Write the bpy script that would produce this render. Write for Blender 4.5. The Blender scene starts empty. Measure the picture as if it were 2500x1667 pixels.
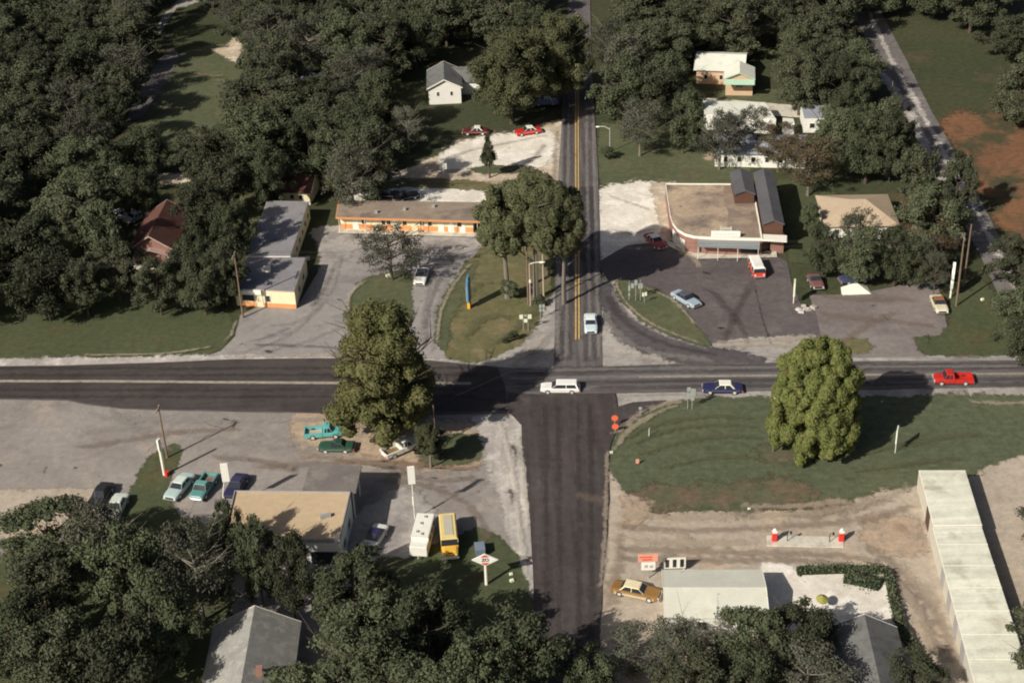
import bpy, bmesh, math, random
import numpy as np
from mathutils import Vector, Matrix
from mathutils.geometry import tessellate_polygon
from mathutils import noise as mnoise

S = bpy.context.scene
COL = S.collection
R = math.radians
# ------------------------------------------------------------------ camera
FPX, PITCH, CAMH, ROLL = 3786.0, R(30.8), 115.0, R(2.3)          # focal length in photo pixels (2500 wide), tilt, flying height
cam_d = bpy.data.cameras.new('camera'); cam = bpy.data.objects.new('camera', cam_d); COL.objects.link(cam)
cam_d.sensor_width = 36.0; cam_d.lens = FPX / 2500.0 * 36.0
cam_d.clip_start = 1.0; cam_d.clip_end = 5000.0
cam.location = (0, 0, CAMH); cam.rotation_euler = (Matrix.Rotation(R(90) - PITCH, 3, 'X') @ Matrix.Rotation(-ROLL, 3, 'Z')).to_euler()
S.camera = cam
# ------------------------------------------------------------------ light
SUN_EL, SUN_AZ = R(35.0), R(227.0)                  # azimuth clockwise from +Y: the sun stands behind the viewer, to the left
w = bpy.data.worlds.new('World'); S.world = w; w.use_nodes = True
nt = w.node_tree; nt.nodes.clear()
sky = nt.nodes.new('ShaderNodeTexSky'); sky.sky_type = 'NISHITA'; sky.sun_disc = False
sky.sun_elevation = SUN_EL; sky.sun_rotation = SUN_AZ; sky.dust_density = 4.0; sky.air_density = 0.8
bg = nt.nodes.new('ShaderNodeBackground'); bg.inputs[1].default_value = 0.05
wo = nt.nodes.new('ShaderNodeOutputWorld')
nt.links.new(sky.outputs[0], bg.inputs[0]); nt.links.new(bg.outputs[0], wo.inputs[0])
sl = bpy.data.lights.new('sun', 'SUN'); sl.energy = 5.0; sl.angle = R(0.53); sl.color = (1.0, 0.92, 0.80)
so = bpy.data.objects.new('sun', sl); COL.objects.link(so)
sdir = Vector((math.sin(SUN_AZ) * math.cos(SUN_EL), math.cos(SUN_AZ) * math.cos(SUN_EL), math.sin(SUN_EL)))
so.rotation_euler = sdir.to_track_quat('Z', 'Y').to_euler(); so.location = sdir * 300
S.view_settings.view_transform = 'Standard'; S.view_settings.look = 'None'
S.view_settings.gamma = 1.0; S.view_settings.exposure = 0.0
try:
    S.cycles.use_denoising = True
    S.cycles.max_bounces = 5; S.cycles.diffuse_bounces = 3; S.cycles.glossy_bounces = 2
    S.cycles.filter_width = 2.0
except Exception: pass

# ------------------------------------------------------------------ survey helpers: photo pixel -> point of the place at height z
sp, cp = math.sin(PITCH), math.cos(PITCH)
def G(x, y, z=0.0):
    a, b = (x - 1250.0) / FPX, (y - 833.5) / FPX
    u, v = a * math.cos(ROLL) - b * math.sin(ROLL), a * math.sin(ROLL) + b * math.cos(ROLL)
    d = Vector((u, cp - v * sp, -sp - v * cp))
    t = (z - CAMH) / d.z
    return Vector((d.x * t, d.y * t, z))
def mpp(x, y, z=0.0):                                # metres per photo pixel at that point
    u = Vector((0, cp, -sp)); p = G(x, y, z) - Vector((0, 0, CAMH))
    return p.dot(u) / FPX
OV = 2500.0 / 2352.0

# ------------------------------------------------------------------ materials
MATS = {}
def newmat(name):
    m = bpy.data.materials.new(name); m.use_nodes = True
    n = m.node_tree; b = n.nodes['Principled BSDF']; b.inputs['Roughness'].default_value = 0.9
    return m, n, b
def mix(n, fac, a, b, typ='MIX'):
    x = n.nodes.new('ShaderNodeMix'); x.data_type = 'RGBA'; x.blend_type = typ
    if isinstance(fac, (int, float)): x.inputs[0].default_value = fac
    else: n.links.new(fac, x.inputs[0])
    for i, c in ((6, a), (7, b)):
        if isinstance(c, (tuple, list)): x.inputs[i].default_value = (*c[:3], 1)
        else: n.links.new(c, x.inputs[i])
    return x.outputs[2]
def noise(n, co, scale, detail=4, rough=0.55, lo=0.35, hi=0.65, stretch=None, dist=0.0):
    if stretch:
        mp = n.nodes.new('ShaderNodeMapping'); mp.inputs['Scale'].default_value = stretch
        n.links.new(co, mp.inputs[0]); co = mp.outputs[0]
    t = n.nodes.new('ShaderNodeTexNoise'); t.inputs['Scale'].default_value = scale
    t.inputs['Detail'].default_value = detail; t.inputs['Roughness'].default_value = rough
    t.inputs['Distortion'].default_value = dist
    n.links.new(co, t.inputs['Vector'])
    r = n.nodes.new('ShaderNodeMapRange'); r.inputs[1].default_value = lo; r.inputs[2].default_value = hi
    n.links.new(t.outputs[0], r.inputs[0]); return r.outputs[0]
def coords(n):
    g = n.nodes.new('ShaderNodeNewGeometry'); return g.outputs['Position']
def surf(name, c1, c2, c3=None, s1=0.15, s2=1.2, fine=0.25, stretch=None, streak=0.0, spots=None, bump=0.0, f3=(0.5, 0.62), fs=14.0):
    """weathered ground: two large tones, a third patchy tone, streaks along the traffic, fine grain"""
    m, n, b = newmat(name); co = coords(n)
    c = mix(n, noise(n, co, s1, 5), c1, c2)
    if c3: c = mix(n, noise(n, co, s1 * 2.3, 6, 0.6, f3[0], f3[1]), c, c3)
    if streak:
        k = noise(n, co, 1.0, 5, 0.6, 0.3, 0.7, stretch)
        c = mix(n, k, mix(n, 1.0, c, (1 - streak,) * 3, 'MULTIPLY'), mix(n, 1.0, c, (1 + streak,) * 3, 'MULTIPLY'))
    g = noise(n, co, s2, 6, 0.7, 0.3, 0.7)
    c = mix(n, g, mix(n, 1.0, c, (1 - fine,) * 3, 'MULTIPLY'), mix(n, 1.0, c, (1 + fine,) * 3, 'MULTIPLY'))
    g = noise(n, co, fs / 4, 4, 0.7, 0.3, 0.7)
    c = mix(n, g, mix(n, 1.0, c, (1 - fine * .7,) * 3, 'MULTIPLY'), mix(n, 1.0, c, (1 + fine * .7,) * 3, 'MULTIPLY'))
    if spots:
        c = mix(n, noise(n, co, spots[1], 3, 0.5, spots[2], spots[2] + 0.05), c, spots[0])
    n.links.new(c, b.inputs['Base Color']); b.inputs['Roughness'].default_value = 0.95
    b.inputs['Specular IOR Level'].default_value = 0.15
    MATS[name] = m; return m
def plain(name, c, rough=0.7, var=0.12, metal=0.0, scale=1.5, spec=0.3):
    m, n, b = newmat(name); co = coords(n)
    k = noise(n, co, scale, 5, 0.6, 0.25, 0.75)
    cc = mix(n, k, tuple(x * (1 - var) for x in c), tuple(min(1, x * (1 + var)) for x in c))
    n.links.new(cc, b.inputs['Base Color']); b.inputs['Roughness'].default_value = rough
    b.inputs['Metallic'].default_value = metal; b.inputs['Specular IOR Level'].default_value = spec
    MATS[name] = m; return m
def paint(c, rough=0.35):
    key = 'paint_%02x%02x%02x' % tuple(int(min(1, x) * 255) for x in c)
    if key in MATS: return MATS[key]
    return plain(key, c, rough, 0.08, 0.0, 0.8, 0.5)

surf('meadow', (.052, .064, .032), (.070, .074, .040), (.095, .078, .050), .04, .9, .28, f3=(.56, .68))
surf('lawn', (.088, .104, .056), (.112, .122, .068), (.125, .112, .070), .10, .8, .22, f3=(.52, .70))
surf('lawn_dark', (.070, .086, .044), (.088, .100, .052), (.10, .085, .045), .07, 1.0, .22, f3=(.55, .7))
surf('lawn_field', (.090, .108, .064), (.112, .126, .074), (.14, .118, .076), .06, .9, .25, (.35, 1.6, 1), .12, f3=(.60, .80))
surf('lawn_worn', (.110, .112, .068), (.095, .108, .064), (.155, .115, .080), .10, .9, .25, (.35, 1.6, 1), .12, f3=(.42, .62))
surf('lawn_dry', (.16, .145, .075), (.12, .125, .058), (.22, .18, .105), .12, 1.0, .22, f3=(.48, .7))
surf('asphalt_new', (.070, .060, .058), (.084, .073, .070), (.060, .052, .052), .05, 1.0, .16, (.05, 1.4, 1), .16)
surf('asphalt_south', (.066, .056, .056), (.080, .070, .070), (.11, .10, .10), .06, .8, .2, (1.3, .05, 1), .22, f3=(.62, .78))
surf('asphalt_road', (.115, .105, .108), (.15, .138, .14), (.20, .185, .18), .06, .9, .14, (.06, 1.6, 1), .30, f3=(.55, .75))
surf('asphalt_north', (.125, .112, .115), (.16, .148, .148), (.20, .185, .18), .06, .9, .14, (1.5, .05, 1), .32, f3=(.55, .75))
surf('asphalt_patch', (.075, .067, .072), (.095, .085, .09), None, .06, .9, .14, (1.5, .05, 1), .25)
surf('asphalt_slip', (.085, .078, .085), (.115, .105, .11), None, .1, .9, .16, (.8, .8, 1), .15)
surf('asphalt_store', (.108, .094, .097), (.14, .124, .125), (.19, .165, .16), .06, .9, .18, f3=(.56, .72))
surf('asphalt_lot', (.27, .255, .25), (.33, .31, .30), (.20, .19, .19), .07, .8, .14, f3=(.55, .7), spots=((.10, .095, .10), .55, .69))
surf('asphalt_lot_east', (.19, .165, .16), (.25, .225, .215), (.155, .135, .135), .07, .9, .15, f3=(.5, .7))
surf('asphalt_station', (.25, .225, .21), (.32, .295, .275), (.36, .32, .28), .07, .8, .15, f3=(.5, .68), spots=((.11, .10, .10), .5, .69))
surf('gravel_pale', (.46, .43, .40), (.38, .35, .33), (.55, .52, .48), .15, 1.2, .18, (1.2, .1, 1), .15)
surf('gravel_worn', (.34, .32, .30), (.42, .395, .37), (.27, .25, .24), .1, 1.2, .18)
surf('gravel_white', (.78, .74, .66), (.66, .62, .54), (.85, .82, .75), .12, 1.0, .14, spots=((.35, .32, .30), .7, .70))
surf('dirt_sand', (.56, .46, .35), (.45, .38, .29), (.68, .60, .50), .15, 1.2, .18)
surf('dirt_orange', (.46, .355, .26), (.40, .315, .235), (.34, .28, .22), .2, 1.2, .2)
surf('dirt_clay', (.22, .115, .062), (.17, .092, .054), (.075, .07, .04), .05, .9, .25, f3=(.48, .6))
surf('dirt_lot', (.40, .345, .28), (.47, .405, .33), (.52, .41, .30), .05, .9, .17, (.5, .5, 1), .1, f3=(.52, .72))
surf('road_old', (.15, .138, .135), (.19, .175, .17), None, .1, .9, .16, (.7, .7, 1), .15)
surf('concrete', (.66, .63, .53), (.58, .55, .47), (.48, .45, .38), .3, 1.5, .12)
surf('paint_centre', (.38, .34, .27), (.32, .29, .24), (.24, .22, .19), .5, 2.0, .2)
surf('paint_yellow', (.62, .42, .14), (.56, .39, .16), (.48, .36, .17), .5, 2.0, .2)
surf('roof_tan', (.52, .40, .26), (.58, .45, .30), (.42, .33, .22), .10, 1.0, .08, f3=(.6, .75))
surf('roof_brown', (.26, .21, .17), (.32, .26, .205), (.19, .155, .135), .12, 1.0, .14, f3=(.52, .68))
surf('roof_store', (.50, .40, .285), (.40, .31, .23), (.21, .17, .145), .09, 1.2, .16, f3=(.47, .64), spots=((.13, .11, .10), .9, .69))
surf('roof_section', (.22, .17, .14), (.29, .225, .18), (.36, .29, .22), .12, 1.2, .16, f3=(.5, .66))
surf('roof_grey', (.24, .235, .25), (.29, .28, .295), (.18, .175, .19), .15, 1.0, .1, f3=(.55, .7))
surf('roof_canopy', (.17, .155, .15), (.21, .19, .18), (.25, .225, .20), .15, 1.0, .1)
surf('roof_charcoal', (.095, .095, .105), (.12, .118, .13), None, .3, 2.0, .1)
surf('roof_red', (.115, .060, .050), (.145, .075, .062), (.13, .05, .04), .3, 2.0, .15)
surf('roof_metal', (.76, .77, .65), (.66, .67, .56), (.44, .41, .32), .14, .8, .10, (.08, .9, 1), .16, f3=(.53, .74))
surf('roof_white', (.76, .77, .68), (.68, .70, .62), (.58, .60, .54), .2, 1.0, .06, f3=(.56, .72))
surf('roof_cafe', (.68, .69, .60), (.62, .62, .54), (.60, .59, .50), .2, 1.0, .06, f3=(.58, .72), spots=((.30, .28, .22), 1.1, .70))
surf('roof_shingle', (.33, .33, .31), (.27, .27, .26), (.38, .37, .33), .4, 2.0, .1)
surf('roof_slate', (.15, .155, .15), (.18, .185, .18), (.12, .12, .12), .3, 2.0, .1)
surf('roof_beige', (.50, .40, .29), (.45, .36, .26), None, .3, 2.0, .08)
surf('roof_blue', (.34, .37, .42), (.29, .32, .37), None, .3, 2.0, .08)
surf('roof_mint', (.42, .60, .46), (.36, .54, .41), None, .3, 2.0, .08)
plain('wall_cream', (.78, .73, .50), .85, .06); plain('wall_white', (.82, .82, .76), .85, .05)
plain('wall_orange', (.72, .32, .13), .8, .12); plain('wall_brick', (.30, .165, .135), .9, .18, scale=3)
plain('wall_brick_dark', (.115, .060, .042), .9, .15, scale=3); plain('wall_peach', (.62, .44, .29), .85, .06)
plain('wall_shed', (.58, .56, .48), .85, .08); plain('wall_grey', (.38, .37, .36), .85, .1); plain('trim_white', (.85, .83, .74), .6, .04)
plain('trim_pink', (.48, .36, .32), .7, .08); plain('trim_orange', (.62, .29, .13), .7, .1)
plain('awning_grey', (.24, .26, .27), .6, .06); plain('dark_void', (.02, .02, .022), .6, .1)
plain('glass', (.03, .035, .045), .12, .1, spec=.6); plain('chrome', (.75, .75, .76), .25, .05, .8)
plain('tyre', (.025, .024, .024), .8, .2); plain('hub', (.72, .72, .70), .35, .05, .3)
plain('wood_pole', (.20, .145, .105), .9, .2, scale=4); plain('wood_pale', (.42, .35, .28), .9, .15, scale=4)
plain('steel_grey', (.42, .43, .42), .5, .1, .2); plain('sign_back', (.46, .50, .48), .45, .08, .3)
plain('sign_white', (.86, .86, .80), .5, .03); plain('sign_cream', (.78, .82, .62), .5, .05)
plain('sign_red', (.70, .10, .055), .5, .05); plain('sign_salmon', (.75, .36, .27), .5, .1)
plain('sign_orange', (.85, .16, .07), .6, .05); plain('ink', (.035, .035, .04), .6, .1)
plain('letter_faint', (.66, .66, .60), .6, .05); plain('ink_faint', (.45, .46, .42), .6, .1); plain('sign_blue', (.12, .26, .42), .5, .05)
plain('sign_yellow', (.80, .42, .05), .5, .05); plain('pump_red', (.72, .045, .035), .4, .06)
plain('wire', (.05, .045, .04), .7, .1); plain('lamp_glass', (.88, .88, .82), .3, .03)
plain('bark', (.095, .075, .058), .95, .25, scale=3); plain('bark_pale', (.20, .175, .15), .95, .2, scale=3)
plain('hedge_core', (.022, .032, .016), .95, .2)

def leafmat(name, c1, c2, c3, rough=.75):
    m, n, b = newmat(name); co = coords(n)
    c = mix(n, noise(n, co, .35, 3, .5, .35, .65), c1, c2)
    c = mix(n, noise(n, co, 2.2, 3, .6, .45, .65), c, c3)
    oi = n.nodes.new('ShaderNodeObjectInfo')
    mr = n.nodes.new('ShaderNodeMapRange'); mr.inputs[3].default_value = .70; mr.inputs[4].default_value = 1.32
    n.links.new(oi.outputs['Random'], mr.inputs[0])
    h = n.nodes.new('ShaderNodeHueSaturation'); n.links.new(mr.outputs[0], h.inputs['Value'])
    n.links.new(c, h.inputs['Color'])
    n.links.new(h.outputs[0], b.inputs['Base Color']); b.inputs['Roughness'].default_value = rough
    b.inputs['Specular IOR Level'].default_value = .2
    MATS[name] = m; return m
leafmat('leaf_dark', (.052, .062, .034), (.064, .072, .042), (.084, .090, .056))
leafmat('leaf_mid', (.060, .077, .040), (.074, .088, .048), (.096, .106, .062))
leafmat('leaf_grey', (.074, .082, .056), (.090, .096, .068), (.115, .115, .088))
leafmat('leaf_olive', (.070, .082, .032), (.092, .094, .036), (.12, .112, .048))
leafmat('leaf_maple', (.125, .170, .050), (.16, .19, .058), (.20, .185, .065))
leafmat('leaf_rust', (.10, .075, .045), (.12, .085, .05), (.085, .08, .045))

def soft(src, strength=1.0, nscale=.8, name=None, lo=.35, hi=.65):
    """a worn, ragged version of a ground material: thins out towards the sides of its strip and is broken by noise"""
    key = name or src + '_ragged'
    if key in MATS: return MATS[key]
    m = MATS[src].copy(); m.name = key; n = m.node_tree; b = n.nodes['Principled BSDF']; out = [x for x in n.nodes if x.type == 'OUTPUT_MATERIAL'][0]
    uv = n.nodes.new('ShaderNodeUVMap'); sx = n.nodes.new('ShaderNodeSeparateXYZ'); n.links.new(uv.outputs[0], sx.inputs[0])
    mr = n.nodes.new('ShaderNodeMapRange'); mr.interpolation_type = 'SMOOTHSTEP'; mr.inputs[1].default_value = 0; mr.inputs[2].default_value = 1; mr.inputs[3].default_value = 0; mr.inputs[4].default_value = 1
    n.links.new(sx.outputs[0], mr.inputs[0])
    k = noise(n, coords(n), nscale, 6, .65, lo, hi)
    ad = n.nodes.new('ShaderNodeMath'); ad.operation = 'ADD'; n.links.new(mr.outputs[0], ad.inputs[0]); n.links.new(k, ad.inputs[1])
    a2 = n.nodes.new('ShaderNodeMapRange'); a2.inputs[1].default_value = .65; a2.inputs[2].default_value = 1.35; a2.inputs[4].default_value = strength
    n.links.new(ad.outputs[0], a2.inputs[0])
    t = n.nodes.new('ShaderNodeBsdfTransparent'); mx = n.nodes.new('ShaderNodeMixShader')
    n.links.new(a2.outputs[0], mx.inputs[0]); n.links.new(t.outputs[0], mx.inputs[1]); n.links.new(b.outputs[0], mx.inputs[2]); n.links.new(mx.outputs[0], out.inputs[0])
    MATS[key] = m; return m
# ------------------------------------------------------------------ object helpers
def tag(o, label=None, cat=None, group=None, kind=None):
    if label: o['label'] = label
    if cat: o['category'] = cat
    if group: o['group'] = group
    if kind: o['kind'] = kind
    return o
def thing(name, label, cat, loc=(0, 0, 0), rz=0.0, group=None):
    o = bpy.data.objects.new(name, None); COL.objects.link(o)
    o.location = loc; o.rotation_euler = (0, 0, rz); o.empty_display_size = .3
    return tag(o, label, cat, group)
class MB:
    """collects shapes and links them as ONE mesh object; coordinates are local to the parent"""
    def __init__(s): s.v = []; s.f = []
    def add(s, vs, fs):
        k = len(s.v); s.v += [tuple(v) for v in vs]; s.f += [tuple(i + k for i in f) for f in fs]; return s
    def box(s, c, d, rz=0.0, taper=0.0):
        x, y, z = d[0] / 2, d[1] / 2, d[2] / 2; q = 1 - taper
        vs = [(-x, -y, -z), (x, -y, -z), (x, y, -z), (-x, y, -z), (-x * q, -y * q, z), (x * q, -y * q, z), (x * q, y * q, z), (-x * q, y * q, z)]
        cr, sr = math.cos(rz), math.sin(rz)
        vs = [(c[0] + a * cr - b * sr, c[1] + a * sr + b * cr, c[2] + e) for a, b, e in vs]
        return s.add(vs, [(0, 3, 2, 1), (4, 5, 6, 7), (0, 1, 5, 4), (1, 2, 6, 5), (2, 3, 7, 6), (3, 0, 4, 7)])
    def hexa(s, b4, t4):
        return s.add(list(b4) + list(t4), [(0, 3, 2, 1), (4, 5, 6, 7), (0, 1, 5, 4), (1, 2, 6, 5), (2, 3, 7, 6), (3, 0, 4, 7)])
    def prism(s, poly, z0, z1):
        """vertical prism; poly anticlockwise xy"""
        if sum(poly[i][0] * poly[(i + 1) % len(poly)][1] - poly[(i + 1) % len(poly)][0] * poly[i][1] for i in range(len(poly))) < 0: poly = poly[::-1]
        n = len(poly)
        vs = [(p[0], p[1], z0) for p in poly] + [(p[0], p[1], z1) for p in poly]
        return s.add(vs, [tuple(range(n - 1, -1, -1)), tuple(range(n, 2 * n))] + [(i, (i + 1) % n, n + (i + 1) % n, n + i) for i in range(n)])
    def tube(s, pts, rad, seg=8, cap=True):
        pts = [Vector(p) for p in pts]; n = len(pts)
        if not isinstance(rad, (list, tuple)): rad = [rad] * n
        k = len(s.v); up = Vector((0, 0, 1))
        for i, p in enumerate(pts):
            t = (pts[min(i + 1, n - 1)] - pts[max(i - 1, 0)]).normalized()
            a = t.cross(up if abs(t.z) < .95 else Vector((1, 0, 0))).normalized(); b = t.cross(a)
            for j in range(seg):
                q = 2 * math.pi * j / seg; s.v.append(tuple(p + (a * math.cos(q) + b * math.sin(q)) * rad[i]))
        for i in range(n - 1):
            for j in range(seg):
                s.f.append((k + i * seg + j, k + (i + 1) * seg + j, k + (i + 1) * seg + (j + 1) % seg, k + i * seg + (j + 1) % seg))
        if cap:
            s.f.append(tuple(k + j for j in range(seg))); s.f.append(tuple(k + (n - 1) * seg + j for j in reversed(range(seg))))
        return s
    def ball(s, c, r, seg=10, rings=6):
        k = len(s.v); rx, ry, rz = r if isinstance(r, (tuple, list)) else (r, r, r)
        for i in range(rings + 1):
            a = math.pi * i / rings
            for j in range(seg):
                q = 2 * math.pi * j / seg
                s.v.append((c[0] + rx * math.sin(a) * math.cos(q), c[1] + ry * math.sin(a) * math.sin(q), c[2] + rz * math.cos(a)))
        for i in range(rings):
            for j in range(seg):
                s.f.append((k + i * seg + j, k + (i + 1) * seg + j, k + (i + 1) * seg + (j + 1) % seg, k + i * seg + (j + 1) % seg))
        return s
    def build(s, name, mat, parent=None, bevel=0.0, smooth=False, loc=None):
        me = bpy.data.meshes.new(name); me.from_pydata(s.v, [], s.f); me.update()
        me.materials.append(MATS[mat] if isinstance(mat, str) else mat)
        o = bpy.data.objects.new(name, me); COL.objects.link(o)
        if smooth: me.polygons.foreach_set('use_smooth', [True] * len(me.polygons))
        if bevel:
            b = o.modifiers.new('bevel', 'BEVEL'); b.width = bevel; b.segments = 2; b.limit_method = 'ANGLE'; b.angle_limit = R(35)
        if parent: o.parent = parent
        if loc: o.location = loc
        return o
def copy_tree(o, parent=None):
    c = o.copy(); COL.objects.link(c)
    if parent is not None: c.parent = parent
    for ch in list(o.children): copy_tree(ch, c)
    return c

# ------------------------------------------------------------------ ground sheets
def smooth_poly(pts, closed=True, step=1.5):
    n = len(pts); out = []
    for i in range(n):
        p0, p1, p2, p3 = pts[(i - 1) % n], pts[i], pts[(i + 1) % n], pts[(i + 2) % n]
        k = max(1, int((p2 - p1).length / step))
        for j in range(k):
            t = j / k; t2 = t * t; t3 = t2 * t
            out.append(.5 * ((2 * p1) + (p2 - p0) * t + (2 * p0 - 5 * p1 + 4 * p2 - p3) * t2 + (3 * p1 - p0 - 3 * p2 + p3) * t3))
    return out
LAYER = [0]
def sheet(name, px, mat, z, wob=.25, curve=False, step=1.2, world=False):
    LAYER[0] += 1; z += LAYER[0] * .0008
    pts = [Vector((p[0], p[1], 0)) for p in px] if world else [G(x, y) for x, y in px]
    if curve: pts = smooth_poly(pts, step=step)
    else:
        q = []
        for i, a in enumerate(pts):
            b = pts[(i + 1) % len(pts)]; k = max(1, int((b - a).length / step))
            q += [a + (b - a) * (j / k) for j in range(k)]
        pts = q
    for p in pts:
        if wob:
            d = mnoise.noise_vector(Vector((p.x * .35, p.y * .35, 3.1 + z * 50))) * wob + mnoise.noise_vector(Vector((p.x * 1.3, p.y * 1.3, 7))) * wob * .5
            p.x += d.x; p.y += d.y
        p.z = z
    tri = tessellate_polygon([pts])
    me = bpy.data.meshes.new(name)
    fs = []
    for a, b, c in tri:
        nz = (pts[b] - pts[a]).cross(pts[c] - pts[a]).z
        fs.append((a, b, c) if nz > 0 else (a, c, b))
    vs = [tuple(p) for p in pts]; nmain = len(fs); uvs = {}
    rag = RAG.get(mat, 0) if not world else 0
    if rag:
        n = len(pts); area = sum(pts[i].x * pts[(i + 1) % n].y - pts[(i + 1) % n].x * pts[i].y for i in range(n)); sg = 1 if area > 0 else -1
        k0 = len(vs)
        for i in range(n):
            t = (pts[(i + 2) % n] - pts[i - 2]); t.normalize(); nn = Vector((t.y, -t.x, 0)) * sg
            wv = rag * (.6 + .9 * abs(mnoise.noise(Vector((pts[i].x * .2, pts[i].y * .2, 1)))) * 2)
            dz = .0003 * (i % 2) + .0002
            vs.append((pts[i].x - nn.x * .05, pts[i].y - nn.y * .05, z + dz)); vs.append((pts[i].x + nn.x * wv, pts[i].y + nn.y * wv, z + dz))
        for i in range(n):
            j = (i + 1) % n; f = (k0 + 2 * i, k0 + 2 * i + 1, k0 + 2 * j + 1, k0 + 2 * j)
            fs.append(f if sg > 0 else f[::-1])
    me.from_pydata(vs, [], fs); me.materials.append(MATS[mat])
    if rag:
        me.materials.append(soft(mat, 1.0, 1.1)); me.polygons.foreach_set('material_index', [0] * nmain + [1] * (len(fs) - nmain))
        ul = me.uv_layers.new(name='UVMap')
        for l in me.loops:
            v = l.vertex_index
            ul.data[l.index].uv = (1.0 if v < k0 or (v - k0) % 2 == 0 else 0.0, 0)
    me.update()
    o = bpy.data.objects.new(name, me); COL.objects.link(o); o['kind'] = 'structure'
    return o
RAG = {'lawn': .9, 'lawn_dark': .9, 'lawn_field': 1.2, 'lawn_dry': .9, 'dirt_sand': 1.4, 'dirt_orange': 1.6, 'gravel_white': 1.6, 'gravel_worn': 1.2, 'gravel_pale': 1.0,
       'lawn_worn': 2.5, 'dirt_clay': 3.0, 'asphalt_slip': 1.4, 'dirt_lot': 1.0}
def strip(name, px, mat, width, z=.24, ragged=True):
    """a long soft-sided strip of wear along a line"""
    LAYER[0] += 1; z += LAYER[0] * .0008
    pts = [G(x, y) for x, y in px]; P = []
    for i in range(len(pts) - 1):
        p0, p1, p2, p3 = pts[max(i - 1, 0)], pts[i], pts[i + 1], pts[min(i + 2, len(pts) - 1)]
        k = max(1, int((p2 - p1).length / 2.0))
        for j in range(k):
            t = j / k; t2 = t * t; t3 = t2 * t
            P.append(.5 * ((2 * p1) + (p2 - p0) * t + (2 * p0 - 5 * p1 + 4 * p2 - p3) * t2 + (3 * p1 - p0 - 3 * p2 + p3) * t3))
    P.append(pts[-1]); V = []; F = []; U = []
    for i, p in enumerate(P):
        t = P[min(i + 1, len(P) - 1)] - P[max(i - 1, 0)]; t.normalize(); nn = Vector((t.y, -t.x, 0)); e = 1.0
        wv = width / 2 * (.85 + .5 * abs(mnoise.noise(p * .15)) * 2)
        for q, u in ((-1, 0), (0, 1), (1, 0)): V.append((p.x + nn.x * wv * q, p.y + nn.y * wv * q, z)); U.append(u if 0 < i < len(P) - 1 else 0)
    for i in range(len(P) - 1):
        for q in (0, 1): F.append((3 * i + q, 3 * i + q + 1, 3 * i + q + 4, 3 * i + q + 3))
    me = bpy.data.meshes.new(name); me.from_pydata(V, [], F); me.materials.append(MATS[mat]); ul = me.uv_layers.new(name='UVMap')
    for l in me.loops: ul.data[l.index].uv = (U[l.vertex_index], 0)
    me.flip_normals() if me.polygons[0].normal.z < 0 else None
    o = bpy.data.objects.new(name, me); COL.objects.link(o); o['kind'] = 'structure'; return o
L = .02
gm = MB()
N = 24
for i in range(N + 1):
    for j in range(N + 1): gm.v.append((-2500 + 5000 * i / N, -1000 + 5000 * j / N, 0))
for i in range(N):
    for j in range(N): gm.f.append((i * (N + 1) + j, (i + 1) * (N + 1) + j, (i + 1) * (N + 1) + j + 1, i * (N + 1) + j + 1))
g = gm.build('ground', 'meadow'); g['kind'] = 'structure'

# west of the north road
sheet('lawn', [(-200, 700), (420, 700), (560, 770), (566, 815), (540, 850), (480, 876), (250, 884), (-200, 890)], 'lawn_dark', L * 1, .2)
sheet('lawn', [(440, 130), (580, 110), (620, 160), (590, 235), (480, 350), (390, 420), (310, 440), (330, 330), (400, 200)], 'lawn', L * 1, .5, True)
sheet('lawn', [(590, 480), (650, 480), (625, 540), (595, 600), (570, 570)], 'lawn', L * 1, .3)
sheet('side_street', [(425, 120), (440, 140), (400, 210), (345, 290), (305, 300), (345, 210), (395, 140)], 'road_old', L * 2, .15)
sheet('side_street', [(425, 20), (500, 0), (470, -60), (430, 20), (385, 90), (368, 88), (405, 30)], 'gravel_worn', L * 2, .2)
sheet('dirt_track', [(270, 425), (560, 428), (570, 438), (330, 448), (300, 440)], 'dirt_sand', L * 2, .3)
sheet('path', [(520, 122), (560, 118), (575, 90), (592, 92), (580, 128), (578, 150), (565, 140)], 'dirt_sand', L * 2, .2)
sheet('parking_lot', [(800, 560), (1170, 570), (1180, 600), (1130, 660), (1090, 720), (1070, 780), (1068, 830), (1100, 885), (1100, 900), (500, 905), (470, 882), (540, 858), (574, 822), (585, 770), (655, 740), (715, 752), (735, 735), (790, 640)], 'asphalt_lot', L * 2, .25)
sheet('gravel_apron', [(790, 556), (1175, 568), (1172, 600), (1120, 625), (960, 600), (880, 600), (830, 640), (795, 660), (785, 600)], 'gravel_worn', L * 3, .5, True)
sheet('gravel_apron', [(880, 455), (960, 432), (1080, 380), (1130, 345), (1250, 330), (1372, 300), (1364, 400), (1358, 470), (1350, 560), (1240, 560), (1180, 500), (900, 490)], 'dirt_sand', L * 2, .5)
sheet('gravel_yard', [(1075, 400), (1100, 365), (1160, 345), (1240, 333), (1330, 325), (1350, 345), (1335, 390), (1290, 410), (1200, 418), (1150, 408), (1090, 412)], 'gravel_white', L * 3, .7, True)
sheet('gravel_yard', [(900, 462), (1010, 458), (1190, 466), (1215, 480), (1190, 500), (860, 492)], 'gravel_white', L * 3, .6, True)
sheet('grass_strip', [(905, 452), (990, 440), (1130, 442), (1240, 458), (1180, 464), (1010, 456), (900, 462)], 'lawn_dry', L * 4, .5)
sheet('grass_strip', [(1150, 412), (1200, 404), (1290, 412), (1280, 420), (1180, 424)], 'lawn', L * 4, .5)
sheet('grass_island', [(852, 770), (862, 720), (900, 685), (945, 670), (998, 668), (1000, 720), (998, 790), (930, 800), (880, 792)], 'lawn', L * 4, .2, True)
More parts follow.
